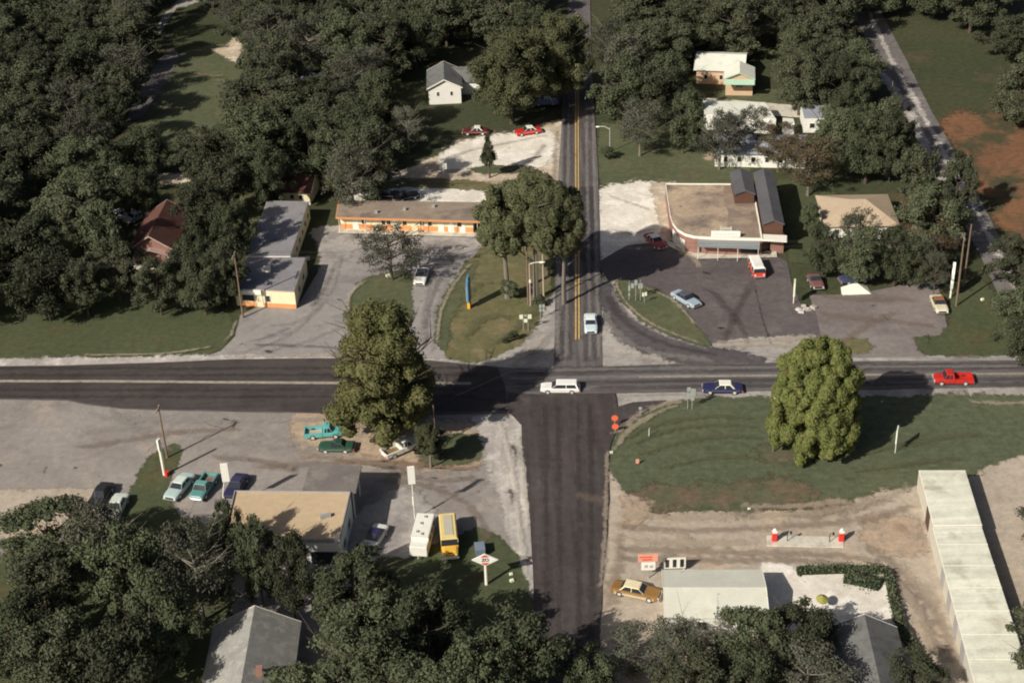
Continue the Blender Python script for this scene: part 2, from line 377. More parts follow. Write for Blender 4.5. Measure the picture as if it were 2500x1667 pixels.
sheet('grass_island', [(1068, 830), (1075, 770), (1100, 710), (1140, 650), (1190, 590), (1345, 560), (1345, 640), (1342, 700), (1325, 750), (1300, 800), (1262, 840), (1200, 872), (1150, 884), (1100, 872)], 'lawn_dry', L * 4, .25)
sheet('grass_edge', [(1066, 832), (1072, 770), (1100, 705), (1140, 645), (1165, 640), (1125, 720), (1100, 780), (1088, 860)], 'lawn', L * 5, .3)
# pale worn shoulders round the crossing
sheet('shoulder', [(1100, 884), (1200, 868), (1262, 838), (1300, 800), (1325, 750), (1350, 720), (1470, 690), (1520, 740), (1620, 816), (1735, 850), (1860, 862), (2000, 868), (2700, 868), (2700, 895), (1100, 906)], 'gravel_worn', L * 3, .2)
sheet('shoulder', [(-200, 884), (560, 872), (800, 870), (1080, 880), (1080, 900), (-200, 905)], 'gravel_pale', L * 3, .2)
sheet('shoulder', [(1495, 950), (1640, 955), (2700, 944), (2700, 972), (2100, 975), (1720, 976), (1640, 985), (1560, 1022), (1515, 1060), (1490, 1085)], 'gravel_worn', L * 3, .3)
# east side
sheet('lawn', [(1468, 300), (1700, 330), (1860, 380), (1800, 450), (1470, 448), (1462, 400)], 'lawn', L * 1, .3)
sheet('lawn', [(1470, 230), (2060, 215), (2120, 270), (2060, 300), (1500, 240)], 'lawn', L * 1, .3)
sheet('lawn', [(1905, 440), (2030, 440), (2060, 640), (1930, 640)], 'lawn_dark', L * 1, .3)
sheet('gravel_yard', [(1472, 470), (1500, 455), (1600, 448), (1612, 500), (1625, 560), (1640, 640), (1475, 640), (1466, 560)], 'gravel_white', L * 3, .3)
sheet('dirt_strip', [(1596, 450), (1640, 452), (1660, 560), (1700, 640), (1640, 640), (1620, 560)], 'dirt_sand', L * 4, .3)
sheet('parking_lot', [(1462, 640), (1530, 600), (1640, 588), (1720, 628), (1900, 628), (1922, 640), (1935, 700), (1955, 745), (1995, 768), (2010, 835), (2020, 868), (1735, 858), (1670, 772), (1600, 715), (1505, 690), (1480, 700)], 'asphalt_store', L * 4, .2)
sheet('gravel_apron', [(1735, 848), (1790, 835), (1900, 825), (2010, 835), (2020, 872), (1760, 868)], 'gravel_worn', L * 5, .5, True)
sheet('parking_lot', [(1975, 722), (2050, 720), (2120, 714), (2220, 692), (2290, 690), (2305, 760), (2312, 800), (2300, 822), (2245, 826), (2240, 850), (2260, 872), (2030, 874), (2005, 830), (1992, 768)], 'asphalt_lot_east', L * 4, .2)
sheet('grass_island', [(2060, 840), (2080, 829), (2112, 832), (2126, 850), (2110, 864), (2075, 866)], 'lawn_dry', L * 5, .2, True)
sheet('grass_verge', [(2242, 830), (2300, 822), (2325, 790), (2318, 740), (2400, 690), (2440, 740), (2620, 900), (2620, 868), (2440, 866), (2330, 870), (2270, 866), (2245, 850)], 'lawn_dark', L * 5, .3)
sheet('grass_island', [(1508, 686), (1560, 700), (1610, 716), (1650, 745), (1690, 790), (1735, 847), (1690, 838), (1620, 812), (1565, 780), (1530, 742), (1512, 710)], 'lawn', L * 6, .15)
sheet('dirt_lot', [(2150, 690), (2250, 640), (2330, 560), (2400, 640), (2420, 700), (2330, 730), (2290, 700)], 'meadow', L * 1, .3)
sheet('gravel_edge', [(1500, 690), (1512, 684), (1514, 712), (1532, 744), (1567, 782), (1622, 814), (1692, 842), (1737, 850), (1730, 856), (1615, 822), (1555, 786), (1520, 746)], 'gravel_pale', L * 5, .12)
sheet('driveway', [(1570, 243), (1720, 240), (2060, 268), (2100, 285), (2060, 292), (1900, 285), (1720, 262), (1575, 252)], 'concrete', L * 3, .3)
sheet('dirt_strip', [(1730, 378), (1980, 382), (1990, 392), (1730, 390)], 'dirt_orange', L * 3, .4)
sheet('bare_ground', [(2320, 300), (2370, 285), (2480, 300), (2560, 420), (2560, 600), (2500, 600), (2420, 480), (2360, 390)], 'dirt_clay', L * 1, 1.2, True)
sheet('bare_ground', [(2230, 560), (2330, 570), (2335, 590), (2290, 590), (2230, 580)], 'dirt_orange', L * 1, .8, True)
# the divided road in the north-east
sheet('highway_northeast', [(2080, 30), (2140, 148), (2180, 225), (2232, 300), (2262, 370), (2300, 440), (2340, 520), (2400, 640), (2470, 790), (2560, 790), (2480, 660), (2400, 500), (2330, 370), (2270, 265), (2213, 148), (2150, 30)], 'road_old', L * 3, .1)
sheet('road_marking', [(2118, 30), (2175, 148), (2240, 262), (2300, 370), (2370, 500), (2456, 660), (2530, 790), (2535, 790), (2461, 660), (2375, 500), (2304, 370), (2243, 262), (2178, 148), (2121, 30)], 'gravel_pale', L * 4, .05)
sheet('shoulder', [(2150, 185), (2160, 180), (2240, 300), (2305, 440), (2296, 440), (2225, 300)], 'gravel_pale', L * 4, .3)
# south-west
sheet('parking_lot', [(-250, 975), (170, 975), (400, 995), (830, 1004), (1200, 1004), (1250, 1010), (1275, 1045), (1284, 1140), (1302, 1340), (1306, 1500), (1310, 1750), (-250, 1750), (-250, 1250)], 'asphalt_station', L * 2, .2)
sheet('lawn', [(425, 1085), (440, 1105), (420, 1150), (400, 1200), (430, 1260), (560, 1320), (560, 1700), (-250, 1700), (-250, 1420), (270, 1300), (320, 1210), (345, 1150), (380, 1110)], 'lawn_dark', L * 3, .2)
sheet('dirt_patch', [(-250, 1205), (150, 1200), (230, 1195), (240, 1240), (200, 1290), (-250, 1330)], 'dirt_lot', L * 3, .5)
sheet('dirt_patch', [(740, 1010), (900, 1012), (1080, 1030), (1170, 1050), (1185, 1090), (1160, 1128), (1080, 1145), (900, 1125), (800, 1105), (735, 1070)], 'dirt_orange', L * 3, .5, True)
sheet('grass_island', [(1030, 1110), (1060, 1080), (1120, 1062), (1175, 1078), (1182, 1108), (1150, 1128), (1090, 1134), (1040, 1130)], 'lawn', L * 4, .3, True)
sheet('gravel_strip', [(1160, 1020), (1245, 1012), (1272, 1045), (1284, 1143), (1290, 1250), (1302, 1350), (1303, 1445), (1275, 1445), (1262, 1380), (1240, 1300), (1225, 1200), (1195, 1120), (1180, 1060)], 'gravel_pale', L * 4, .4)
sheet('lawn', [(1010, 1365), (1060, 1335), (1130, 1310), (1165, 1295), (1210, 1310), (1245, 1345), (1272, 1400), (1285, 1450), (1290, 1560), (900, 1600), (880, 1390)], 'lawn_dark', L * 5, .3, True)
sheet('gravel_apron', [(880, 1250), (990, 1200), (1060, 1260), (1060, 1345), (1000, 1375), (880, 1372), (850, 1330)], 'gravel_worn', L * 4, .6, True)
# south-east
sheet('dirt_lot', [(1488, 1090), (1600, 1200), (2250, 1150), (2650, 1050), (2800, 1800), (1460, 1800), (1470, 1400)], 'dirt_lot', L * 2, .2)
sheet('field', [(1490, 1085), (1515, 1060), (1560, 1022), (1640, 985), (1720, 976), (2100, 975), (2650, 970), (2600, 1085), (2440, 1118), (2340, 1165), (2240, 1176), (2130, 1192), (2060, 1222), (1960, 1240), (1780, 1242), (1590, 1246), (1545, 1222), (1515, 1180), (1494, 1140)], 'lawn_field', L * 4, .25)
sheet('worn_grass', [(1560, 1205), (1700, 1192), (1860, 1185), (1960, 1195), (1990, 1215), (1900, 1232), (1700, 1234), (1570, 1232)], 'lawn_worn', L * 5, 1.2, True)
sheet('worn_grass', [(1860, 1095), (1960, 1090), (1990, 1110), (1930, 1125), (1870, 1118)], 'lawn_worn', L * 5, 1.0, True)
sheet('dirt_patch', [(1520, 1215), (1545, 1215), (1575, 1235), (1560, 1270), (1545, 1285), (1535, 1250)], 'dirt_orange', L * 5, .5, True)
sheet('dirt_patch', [(2130, 1275), (2200, 1262), (2240, 1290), (2240, 1340), (2180, 1350), (2120, 1320)], 'dirt_orange', L * 3, 1.2, True)
sheet('concrete_yard', [(1868, 1380), (1905, 1380), (1950, 1396), (2080, 1392), (2158, 1400), (2168, 1460), (2178, 1520), (2120, 1560), (2000, 1560), (1870, 1540)], 'gravel_white', L * 3, .3)
# carriageways
sheet('road', [(1352, 905), (1356, 700), (1361, 460), (1366, 380), (1372, 290), (1381, 120), (1388, 0), (1393, -120), (1442, -120), (1441, 0), (1443, 120), (1452, 290), (1459, 400), (1464, 560), (1467, 700), (1470, 905)], 'asphalt_north', L * 6, .05)
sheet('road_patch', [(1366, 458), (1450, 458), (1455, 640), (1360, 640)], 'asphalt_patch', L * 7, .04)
sheet('road_slip', [(1466, 690), (1482, 700), (1502, 745), (1540, 786), (1600, 822), (1700, 852), (1860, 876), (1860, 895), (1680, 890), (1575, 862), (1512, 820), (1480, 775)], 'asphalt_slip', L * 6, .12)
sheet('road', [(-250, 900), (170, 894), (400, 887), (575, 879), (830, 877), (1050, 882), (1240, 900), (1310, 905), (1500, 897), (1650, 891), (1850, 888), (2100, 884), (2750, 880), (2750, 944), (2430, 948), (1850, 957), (1640, 960), (1500, 962), (1250, 1012), (830, 1013), (400, 1004), (290, 1000), (210, 990), (160, 980), (-250, 972)], 'asphalt_road', L * 8, .06)
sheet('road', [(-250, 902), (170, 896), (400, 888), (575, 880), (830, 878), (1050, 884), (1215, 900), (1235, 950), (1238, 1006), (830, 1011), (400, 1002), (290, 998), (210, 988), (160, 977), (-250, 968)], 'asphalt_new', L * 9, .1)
sheet('road_centre_strip', [(-250, 936), (245, 937), (760, 941), (1150, 942), (1150, 936), (760, 935), (245, 931), (-250, 930)], 'paint_centre', L * 10, .02)
sheet('road_centre_strip', [(1560, 921), (1850, 918), (2750, 911), (2750, 916), (1850, 923), (1560, 926)], 'paint_centre', L * 10, .04)
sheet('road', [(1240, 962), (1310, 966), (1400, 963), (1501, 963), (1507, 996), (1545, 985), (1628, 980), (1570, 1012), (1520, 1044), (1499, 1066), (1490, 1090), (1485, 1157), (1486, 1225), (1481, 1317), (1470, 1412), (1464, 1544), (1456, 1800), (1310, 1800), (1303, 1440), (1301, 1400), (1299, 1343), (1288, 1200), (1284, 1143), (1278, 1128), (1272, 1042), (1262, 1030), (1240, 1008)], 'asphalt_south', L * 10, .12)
for k, (a, b) in enumerate(((1404, 1410), (1412, 1418))):      # double yellow line
    def lx(x0, y): return x0 + (1405 - x0) * (833 - y) / 2263.0
    sheet('road_marking', [(lx(a, 833), 833), (lx(a, 640), 640), (lx(a, 300), 300), (lx(a, 40), 40), (lx(b - 2.2, 40), 40), (lx(b - 2.2, 300), 300), (lx(b - 2.2, 640), 640), (lx(b - 2.2, 833), 833)], 'paint_yellow', L * 11, .01)

for nm, c, st in (('wear_dark', (.06, .055, .056), .30), ('wear_light', (.38, .36, .34), .32), ('wear_tan', (.50, .42, .33), .45), ('wear_brown', (.24, .185, .145), .36),
                  ('wear_red', (.40, .27, .19), .40), ('wear_grass', (.13, .135, .075), .5), ('wear_pale', (.66, .62, .55), .45), ('wear_oil_shade', (.03, .028, .03), .75)):
    plain(nm + '_base', c, .95, .15, spec=.1); soft(nm + '_base', st, .9, nm)
def nx(x0, y): return x0 + (1405 - x0) * (833 - y) / 2263.0
for x0 in (1374, 1392, 1429, 1450):
    strip('tyre_track', [(nx(x0, y), y) for y in (890, 700, 500, 300, 60)], 'wear_dark', 1.5)
for x0 in (1362, 1383, 1440, 1461):
    strip('tyre_track', [(nx(x0, y), y) for y in (880, 700, 500, 300)], 'wear_light', .9)
for y in (899, 910, 935, 949): strip('tyre_track', [(1250, y + 6), (1500, y + 1), (1850, y - 3), (2700, y - 8)], 'wear_dark', 1.7)
for y in (923, 904): strip('tyre_track', [(1230, y + 6), (1550, y), (1850, y - 3), (2700, y - 8)], 'wear_light', 1.2)
for y in (900, 917, 953, 970): strip('tyre_track', [(-100, y + 2), (300, y + 3), (800, y + 2), (1180, y + 2)], 'wear_dark', 1.3)
for x0 in (1330, 1362, 1410, 1440): strip('tyre_track', [(x0, 985), (x0 + 2, 1150), (x0 + 3, 1350), (x0 + 2, 1650)], 'wear_dark', 1.2)
strip('worn_patch', [(1290, 930), (1350, 950), (1420, 955), (1480, 940)], 'wear_light', 2.6)
strip('dust', [(1395, 1205), (1420, 1215), (1462, 1225), (1484, 1240)], 'wear_brown', 2.4)
strip('dust', [(1482, 1100), (1480, 1200), (1476, 1320), (1466, 1450)], 'wear_tan', 1.0)
# slip road and junction corner
strip('tyre_track', [(1478, 720), (1506, 768), (1556, 812), (1640, 848), (1760, 872)], 'wear_dark', 1.8)
strip('tyre_track', [(1474, 760), (1496, 806), (1548, 848), (1640, 872), (1760, 886)], 'wear_light', 2.2)
strip('tyre_track', [(1490, 706), (1516, 752), (1560, 792), (1640, 830), (1740, 858)], 'wear_light', 1.0)
strip('worn_patch', [(1470, 800), (1500, 845), (1560, 870), (1640, 885)], 'wear_pale', 2.6)
strip('worn_patch', [(1250, 885), (1300, 862), (1345, 812), (1352, 760)], 'wear_light', 2.4)
strip('worn_patch', [(1220, 892), (1270, 878), (1310, 850), (1332, 815)], 'wear_tan', 1.2)
strip('worn_patch', [(1508, 972), (1570, 968), (1640, 966), (1720, 966)], 'wear_light', 1.2)
strip('tyre_track', [(1490, 1075), (1540, 1030), (1600, 998), (1680, 975)], 'wear_tan', 2.0)
# store lot and east lot
strip('crack', [(1838, 690), (1850, 740), (1862, 790), (1884, 850)], 'wear_oil_shade', .16)
strip('crack', [(1870, 744), (1900, 738), (1926, 733)], 'wear_oil_shade', .2)
for l in (((1760, 850), (1800, 760), (1830, 700), (1840, 680)), ((1690, 700), (1740, 720), (1800, 790), (1830, 850)), ):
    strip('tyre_track', l, 'wear_dark', 1.8)
for l in (((1740, 840), (1850, 835), (1990, 830)), ((1740, 852), (1850, 846), (2010, 850)), ((1640, 600), (1700, 642), (1720, 660))): strip('tyre_track', l, 'wear_tan', 1.8)
for l in (((1985, 722), (2100, 735), (2240, 735)), ((2030, 860), (2110, 800), (2200, 760)), ((1990, 770), (2100, 780), (2290, 800))): strip('tyre_track', l, 'wear_brown', 2.2)
for l in (((2000, 874), (2120, 872), (2300, 878), (2600, 878)), ((1850, 875), (1950, 876), (2050, 872))): strip('worn_patch', l, 'wear_light', 1.4)
# west lot
for l in (((560, 870), (700, 820), (800, 720), (830, 620)), ((620, 868), (760, 830), (850, 790)), ((1020, 860), (1030, 760), (1060, 660), (1120, 600)), ((1052, 868), (1056, 770), (1090, 680)), ((640, 800), (740, 780), (800, 700))):
    strip('tyre_track', l, 'wear_light', 1.6)
for l in (((600, 845), (720, 848), (860, 855)), ((760, 760), (800, 690), (820, 640)), ((1040, 850), (1044, 760), (1075, 680), (1120, 620)), ((580, 850), (640, 830), (720, 800))):
    strip('tyre_track', l, 'wear_dark', 1.2)
for l in (((560, 875), (700, 872), (900, 872), (1080, 878)), ((850, 775), (856, 720), (900, 684)), ((1068, 840), (1076, 770), (1104, 706), (1150, 645)), ((540, 850), (566, 820), (576, 780))): strip('worn_patch', l, 'wear_tan', .9)
# gravel yards
for l in (((1360, 320), (1352, 400), (1350, 480)), ((1345, 330), (1250, 350), (1150, 370), (1060, 400)), ((1355, 430), (1240, 445), (1100, 450), (950, 445)), ((1330, 350), (1290, 400), (1210, 430))): strip('tyre_track', l, 'wear_brown', 1.2)
for l in (((1480, 560), (1540, 575), (1600, 560)), ((1476, 480), (1540, 500), (1600, 520))): strip('tyre_track', l, 'wear_light', 1.2)
# station lot, south-west
for l in (((200, 1015), (400, 1030), (700, 1030), (830, 1022)), ((250, 995), (300, 1030), (370, 1075), (430, 1100)), ((180, 1060), (330, 1050), (560, 1080), (760, 1110), (1000, 1150)), ((560, 1060), (700, 1080), (860, 1120), (1100, 1160), (1220, 1200)), ((900, 1240), (1000, 1200), (1100, 1200), (1200, 1240))):
    strip('tyre_track', l, 'wear_light', 2.2)
for l in (((600, 1150), (700, 1140), (900, 1135), (1150, 1150)), ((500, 1120), (640, 1130), (740, 1160)), ((900, 1180), (1010, 1185), (1130, 1230), (1200, 1330)), ((170, 1100), (300, 1080), (420, 1060), (600, 1050)), ((930, 1150), (1080, 1180), (1180, 1160))):
    strip('tyre_track', l, 'wear_brown', 1.8)
for l in (((720, 1125), (760, 1118), (900, 1135), (1180, 1150)), ((860, 1110), (1000, 1135), (1130, 1148), (1200, 1130))): strip('dust', l, 'wear_red', 1.3)
for l in (((1240, 1085), (1262, 1110), (1278, 1135)), ((1228, 1190), (1252, 1212), (1258, 1240)), ((1255, 1360), (1280, 1368), (1300, 1362))): strip('stain_and_shade', l, 'wear_oil_shade', 1.4)  # last strip paints the diamond sign's cast shadow; the others are stains
for l in (((1215, 1030), (1245, 1120), (1262, 1250), (1285, 1420)), ((1262, 1060), (1275, 1160), (1290, 1300))): strip('worn_patch', l, 'wear_pale', 1.2)
# dirt lot, south-east
for l in (((1490, 1290), (1700, 1300), (1900, 1290), (2130, 1270), (2230, 1230)), ((1500, 1345), (1750, 1352), (2000, 1360), (2140, 1380), (2230, 1470), (2300, 1620)), ((1500, 1370), (1750, 1372), (2000, 1376), (2120, 1400)), ((1500, 1300), (1515, 1360), (1500, 1410), (1480, 1500)), ((2100, 1330), (2200, 1400), (2290, 1520), (2330, 1640)), ((1900, 1270), (2050, 1250), (2180, 1220))):
    strip('tyre_track', l, 'wear_brown', 2.2)
for l in (((1490, 1262), (1700, 1266), (1900, 1262), (2080, 1240), (2230, 1190)), ((1520, 1325), (1750, 1330), (1860, 1328)), ((2080, 1350), (2180, 1420), (2250, 1520), (2280, 1600)), ((2180, 1370), (2250, 1440), (2300, 1500)), ((1600, 1320), (1620, 1300), (1700, 1318))):
    strip('tyre_track', l, 'wear_tan', 2.2)
for l in (((2130, 1300), (2200, 1290), (2250, 1320)), ((1900, 1244), (2000, 1238), (2080, 1222))): strip('dust', l, 'wear_red', 2.4)
rc = random.Random(11)
for k, (x0, y0, x1, y1) in enumerate(((560, 780, 820, 860), (640, 700, 830, 800), (1480, 650, 1850, 700), (1650, 720, 1900, 840), (1990, 720, 2260, 850), (200, 1010, 700, 1100), (450, 1060, 1000, 1130), (880, 1150, 1200, 1290), (1000, 1150, 1230, 1200)) * 3):
    a = (rc.uniform(x0, x1), rc.uniform(y0, y1)); q = rc.uniform(0, 6.28); ln = rc.uniform(25, 80); pp = [a]
    if k < 18:
        for i in range(4): q += rc.uniform(-.5, .5); pp.append((pp[-1][0] + math.cos(q) * ln / 4, pp[-1][1] + math.sin(q) * ln / 7))
        strip('crack', pp, 'wear_oil_shade', rc.uniform(.08, .16))
    else: strip('stain_and_shade', [a, (a[0] + rc.uniform(6, 12), a[1] + rc.uniform(-3, 3)), (a[0] + rc.uniform(14, 24), a[1] + rc.uniform(-5, 5))], 'wear_oil_shade', rc.uniform(.5, 1.1))
# field: mowing lines and bare places
for l in (((1510, 1085), (1600, 1040), (1750, 1020), (1850, 1025)), ((1520, 1100), (1640, 1052), (1800, 1042), (1870, 1050)), ((1540, 1120), (1700, 1075), (1860, 1070)), ((1600, 1150), (1750, 1120), (1860, 1125)), ((2090, 1120), (2200, 1090), (2400, 1060)), ((2060, 1160), (2200, 1140), (2350, 1120))):
    strip('mowing_line', l, 'wear_grass', 1.6)
for l in (((1500, 1110), (1530, 1060), (1600, 1015), (1660, 990)), ((1500, 1200), (1540, 1240), (1600, 1246)), ((2080, 1222), (1960, 1240), (1800, 1243)), ((2350, 985), (2440, 990), (2560, 985)), ((1930, 1110), (1970, 1108), (2000, 1115))): strip('bare_patch', l, 'wear_tan', 1.5)
for l in (((200, 872), (400, 868), (520, 850)), ((1500, 688), (1530, 745), (1600, 800), (1730, 850)), ((1560, 702), (1640, 736), (1700, 800))): strip('bare_patch', l, 'wear_tan', .8)
for l in (((1130, 840), (1180, 780), (1260, 780)), ((1120, 760), (1160, 700), (1220, 690)), ((1200, 850), (1280, 790), (1320, 740))): strip('bare_patch', l, 'wear_grass', 2.6)
for l in (((470, 182), (520, 190), (560, 186)), ((520, 200), (560, 205), (590, 215))): strip('bare_patch', l, 'wear_red', 2.0)

# ------------------------------------------------------------------ foliage
rs = np.random.RandomState(7)
def crown_mesh(name, mat, rx, rz, lobes, leaves, size, seed, shape='round', core=.72, density=1.0, lobe_r=(.30, .5)):
    """leaf-sized faces spread through the volume of many uneven lobes; centre of the crown at z=0"""
    r = np.random.RandomState(seed)
    C = []; RR = []
    for i in range(lobes):
        a = r.uniform(0, 2 * math.pi); zz = r.uniform(-.95 if shape == 'full' else -.85, .95)
        prof = math.sqrt(max(.05, 1 - zz * zz))
        if shape == 'cone': prof = (1 - (zz + 1) / 2) * .95 + .12
        if shape == 'egg': prof *= (1.08 - .35 * (zz + 1) / 2)
        if shape == 'taper': prof = min(1.05, .26 + .95 * (1 - (zz + 1) / 2) ** .9) * (1 if zz > -.6 else .8)
        if shape == 'full': prof = (max(.02, 1 - abs((zz + .2) / 1.2) ** 3.2)) ** .5
        q = r.uniform({'full': .3, 'taper': .2}.get(shape, .45), .95 if shape != 'full' else 1.0) ** (1 if shape != 'full' else .5) * prof
        if shape == 'wild' and r.rand() < .25: q *= 1.35
        if shape == 'full' and zz < -.35: q *= 1.1
        lr = r.uniform(*lobe_r)
        if shape == 'cone': lr *= (.55 + .5 * prof)
        C.append((q * math.cos(a) * (1 - lr * .45), q * math.sin(a) * (1 - lr * .45), zz * (1 - lr * .5))); RR.append(lr)
    C = np.array(C); RR = np.array(RR)
    idx = r.choice(lobes, leaves, p=RR ** 2 / np.sum(RR ** 2))
    d = r.normal(size=(leaves, 3)); d /= np.linalg.norm(d, axis=1)[:, None]
    d[:, 2] = np.where(d[:, 2] < -.35, -d[:, 2] * .6, d[:, 2])
    rad = RR[idx] * (1 - np.abs(r.normal(0, .16 / density, leaves)))
    P = C[idx] + d * rad[:, None]
    P *= np.array([rx, rx, rz])
    nrm = d + r.normal(0, .55, (leaves, 3)); nrm /= np.linalg.norm(nrm, axis=1)[:, None]
    t = np.cross(nrm, r.normal(size=(leaves, 3))); t /= np.linalg.norm(t, axis=1)[:, None]
    b = np.cross(nrm, t)
    s = size * r.uniform(.55, 1.35, leaves)[:, None]
    V = np.concatenate([P - t * s, P - b * s * .55 + nrm * s * .12, P + t * s, P + b * s * .55 + nrm * s * .12], axis=1).reshape(-1, 3)
    F = np.arange(leaves * 4).reshape(-1, 4)
    verts = V.tolist(); faces = F.tolist()
    if core:
        for c, lr in zip(C, RR):
            k = len(verts); n1, n2 = 7, 5
            for i in range(n2 + 1):
                a = math.pi * i / n2
                for j in range(n1):
                    q = 2 * math.pi * j / n1 + i * .4; w_ = core * lr * r.uniform(.8, 1.1)
                    verts.append([(c[0] + w_ * math.sin(a) * math.cos(q)) * rx, (c[1] + w_ * math.sin(a) * math.sin(q)) * rx, (c[2] + w_ * math.cos(a)) * rz])
            for i in range(n2):
                for j in range(n1): faces.append([k + i * n1 + j, k + (i + 1) * n1 + j, k + (i + 1) * n1 + (j + 1) % n1, k + i * n1 + (j + 1) % n1])
    me = bpy.data.meshes.new(name); me.from_pydata(verts, [], faces); me.materials.append(MATS[mat]); me.update()
    return me
def trunk_mesh(name, mat, h, rx, rz, zc, seed, r0=None, limbs=7):
    r = random.Random(seed); m = MB(); r0 = r0 or h * .022
    top = zc + rz * .45
    pts = [Vector((r.uniform(-.02, .02) * h * (i / 5), r.uniform(-.02, .02) * h * (i / 5), top * i / 5)) for i in range(6)]
    m.tube([Vector((0, 0, -.1))] + pts[1:], [r0 * 1.25, r0, r0 * .85, r0 * .65, r0 * .45, r0 * .2], 8)
    for i in range(limbs):
        t = r.uniform(.35, .9); k = t * 5; a = pts[int(k)].lerp(pts[min(5, int(k) + 1)], k - int(k)); q = r.uniform(0, 6.28)
        ln = rx * r.uniform(.5, .9); e = a + Vector((math.cos(q) * ln, math.sin(q) * ln, ln * r.uniform(.35, .9)))
        mid = a.lerp(e, .5) + Vector((0, 0, -.08 * ln))
        m.tube([a, mid, e], [r0 * .42, r0 * .26, r0 * .08], 6)
        for s in range(3):
            f = mid.lerp(e, r.random()); q2 = q + r.uniform(-1.2, 1.2); l2 = ln * .45
            m.tube([f, f + Vector((math.cos(q2) * l2, math.sin(q2) * l2, l2 * .5))], [r0 * .14, r0 * .04], 5)
    me = bpy.data.meshes.new(name); me.from_pydata(m.v, [], m.f); me.materials.append(MATS[mat]); me.update()
    return me
# kinds: unit radius 5 m, half height 4 m ... scaled per tree
KIND = {}
def kind(key, mat, bark, rx, rz, lobes, leaves, size, shape='round', core=.72, n=3, hfac=None, density=1.0, lobe_r=(.30, .5), limbs=7):
    L_ = []
    for i in range(n):
        h = rz * (hfac or 2.45); zc = h - rz * 1.0
        L_.append((crown_mesh('crown', mat, rx, rz, lobes, leaves, size, 100 + 17 * i + len(key) * 3 + hash_(key), shape, core, density, lobe_r),
                   trunk_mesh('trunk', bark, h, rx, rz, zc, 5 + i, limbs=limbs), rx, rz, zc, h))
    KIND[key] = L_
def hash_(s): return sum(ord(c) * (i + 1) for i, c in enumerate(s)) % 997
leafmat('leaf_oak', (.056, .066, .032), (.070, .078, .038), (.092, .092, .048))
kind('dark', 'leaf_dark', 'bark', 5, 4.0, 60, 11500, .165, 'wild', n=8, density=.5, lobe_r=(.12, .34), core=.5, hfac=2.2)
kind('mid', 'leaf_mid', 'bark', 5, 4.2, 60, 11500, .165, 'wild', n=7, density=.5, lobe_r=(.12, .34), core=.5, hfac=2.2)
kind('grey', 'leaf_grey', 'bark_pale', 5, 4.0, 60, 8500, .14, 'wild', core=0, n=5, density=.45, lobe_r=(.14, .32), limbs=16, hfac=2.3)
kind('sparse', 'leaf_grey', 'bark', 5.4, 3.4, 70, 6500, .13, 'wild', core=0, n=2, density=.35, lobe_r=(.10, .28), limbs=26)
kind('rust', 'leaf_rust', 'bark_pale', 5, 4.0, 50, 6500, .16, 'wild', core=0, n=2, density=.5, lobe_r=(.16, .34), limbs=14)
kind('tall', 'leaf_mid', 'bark', 5.2, 5.4, 60, 12000, .2, 'wild', n=4, lobe_r=(.14, .34), density=.7, core=.6, limbs=12)
kind('high', 'leaf_oak', 'bark_pale', 5.6, 6.2, 70, 17000, .19, 'wild', n=4, lobe_r=(.15, .36), density=.9, core=.86, limbs=14, hfac=3.3)
kind('conifer', 'leaf_dark', 'bark', 3, 5, 40, 2600, .22, 'cone', core=.6, n=1, lobe_r=(.2, .4))
kind('olive', 'leaf_olive', 'bark', 7.6, 8.6, 240, 60000, .16, 'taper', core=.7, n=1, lobe_r=(.09, .25), density=.55, limbs=24, hfac=2.1)
kind('big', 'leaf_oak', 'bark', 9, 8.5, 110, 36000, .22, 'wild', core=.6, n=2, lobe_r=(.12, .28), density=.7, limbs=14, hfac=2.2)
kind('maple', 'leaf_maple', 'bark', 5.9, 6.6, 300, 60000, .14, 'full', core=.88, n=1, lobe_r=(.12, .20), density=1.8, hfac=2.02)
kind('bush', 'leaf_mid', 'bark', 1.6, 1.1, 14, 1800, .11, n=3, density=.6)
placed = {}; treecount = [0]; TR = random.Random(3)
def tree(key, x, y, rpx=None, h=None, label='', group=None, name=None, cat='tree', at=None, sc=1.0, base_px=None, rm=None):
    """crown centre at photo point (x, y) of the overview; radius in overview pixels; h = height of the tree"""
    var = KIND[key][treecount[0] % len(KIND[key])]; treecount[0] += 1
    cm, tm, rx, rz, zc, hh = var
    if at is None:
        X, Y = x * OV, y * OV; hh_ = h
        zf = zc / hh
        base = G(X, Y, h * zf); rad = rpx * OV * mpp(X, Y, h * zf)
        base = Vector((base.x, base.y, 0))
    else: base, rad = Vector((at[0], at[1], 0)), sc
    if base_px: base = G(*base_px)
    if rm: rad = rm
    fx = rad / rx; fz = h / hh
    nm = name or {'conifer': 'conifer_tree', 'maple': 'maple_tree', 'bush': 'bush'}.get(key, 'tree')
    t = thing(nm, label, cat, base, TR.uniform(0, 6.28), group)
    e = TR.uniform(.82, 1.2) if key not in ('maple', 'olive', 'conifer') else 1.0
    t.scale = (fx * e, fx / e, fz)
    c = bpy.data.objects.new('crown' if key != 'bush' else 'foliage', cm); COL.objects.link(c); c.parent = t; c.location = (0, 0, zc)
    k = bpy.data.objects.new('trunk' if key != 'bush' else 'stem', tm); COL.objects.link(k); k.parent = t
    return t
ORD = ['first', 'second', 'third', 'fourth', 'fifth', 'sixth', 'seventh', 'eighth', 'ninth', 'tenth', 'eleventh', 'twelfth', 'thirteenth', 'fourteenth', 'fifteenth', 'sixteenth']
def inpoly(x, y, P):
    c = False
    for i in range(len(P)):
        (x1, y1), (x2, y2) = P[i], P[i - 1]
        if (y1 > y) != (y2 > y) and x < (x2 - x1) * (y - y1) / (y2 - y1) + x1: c = not c
    return c
ALLT = []
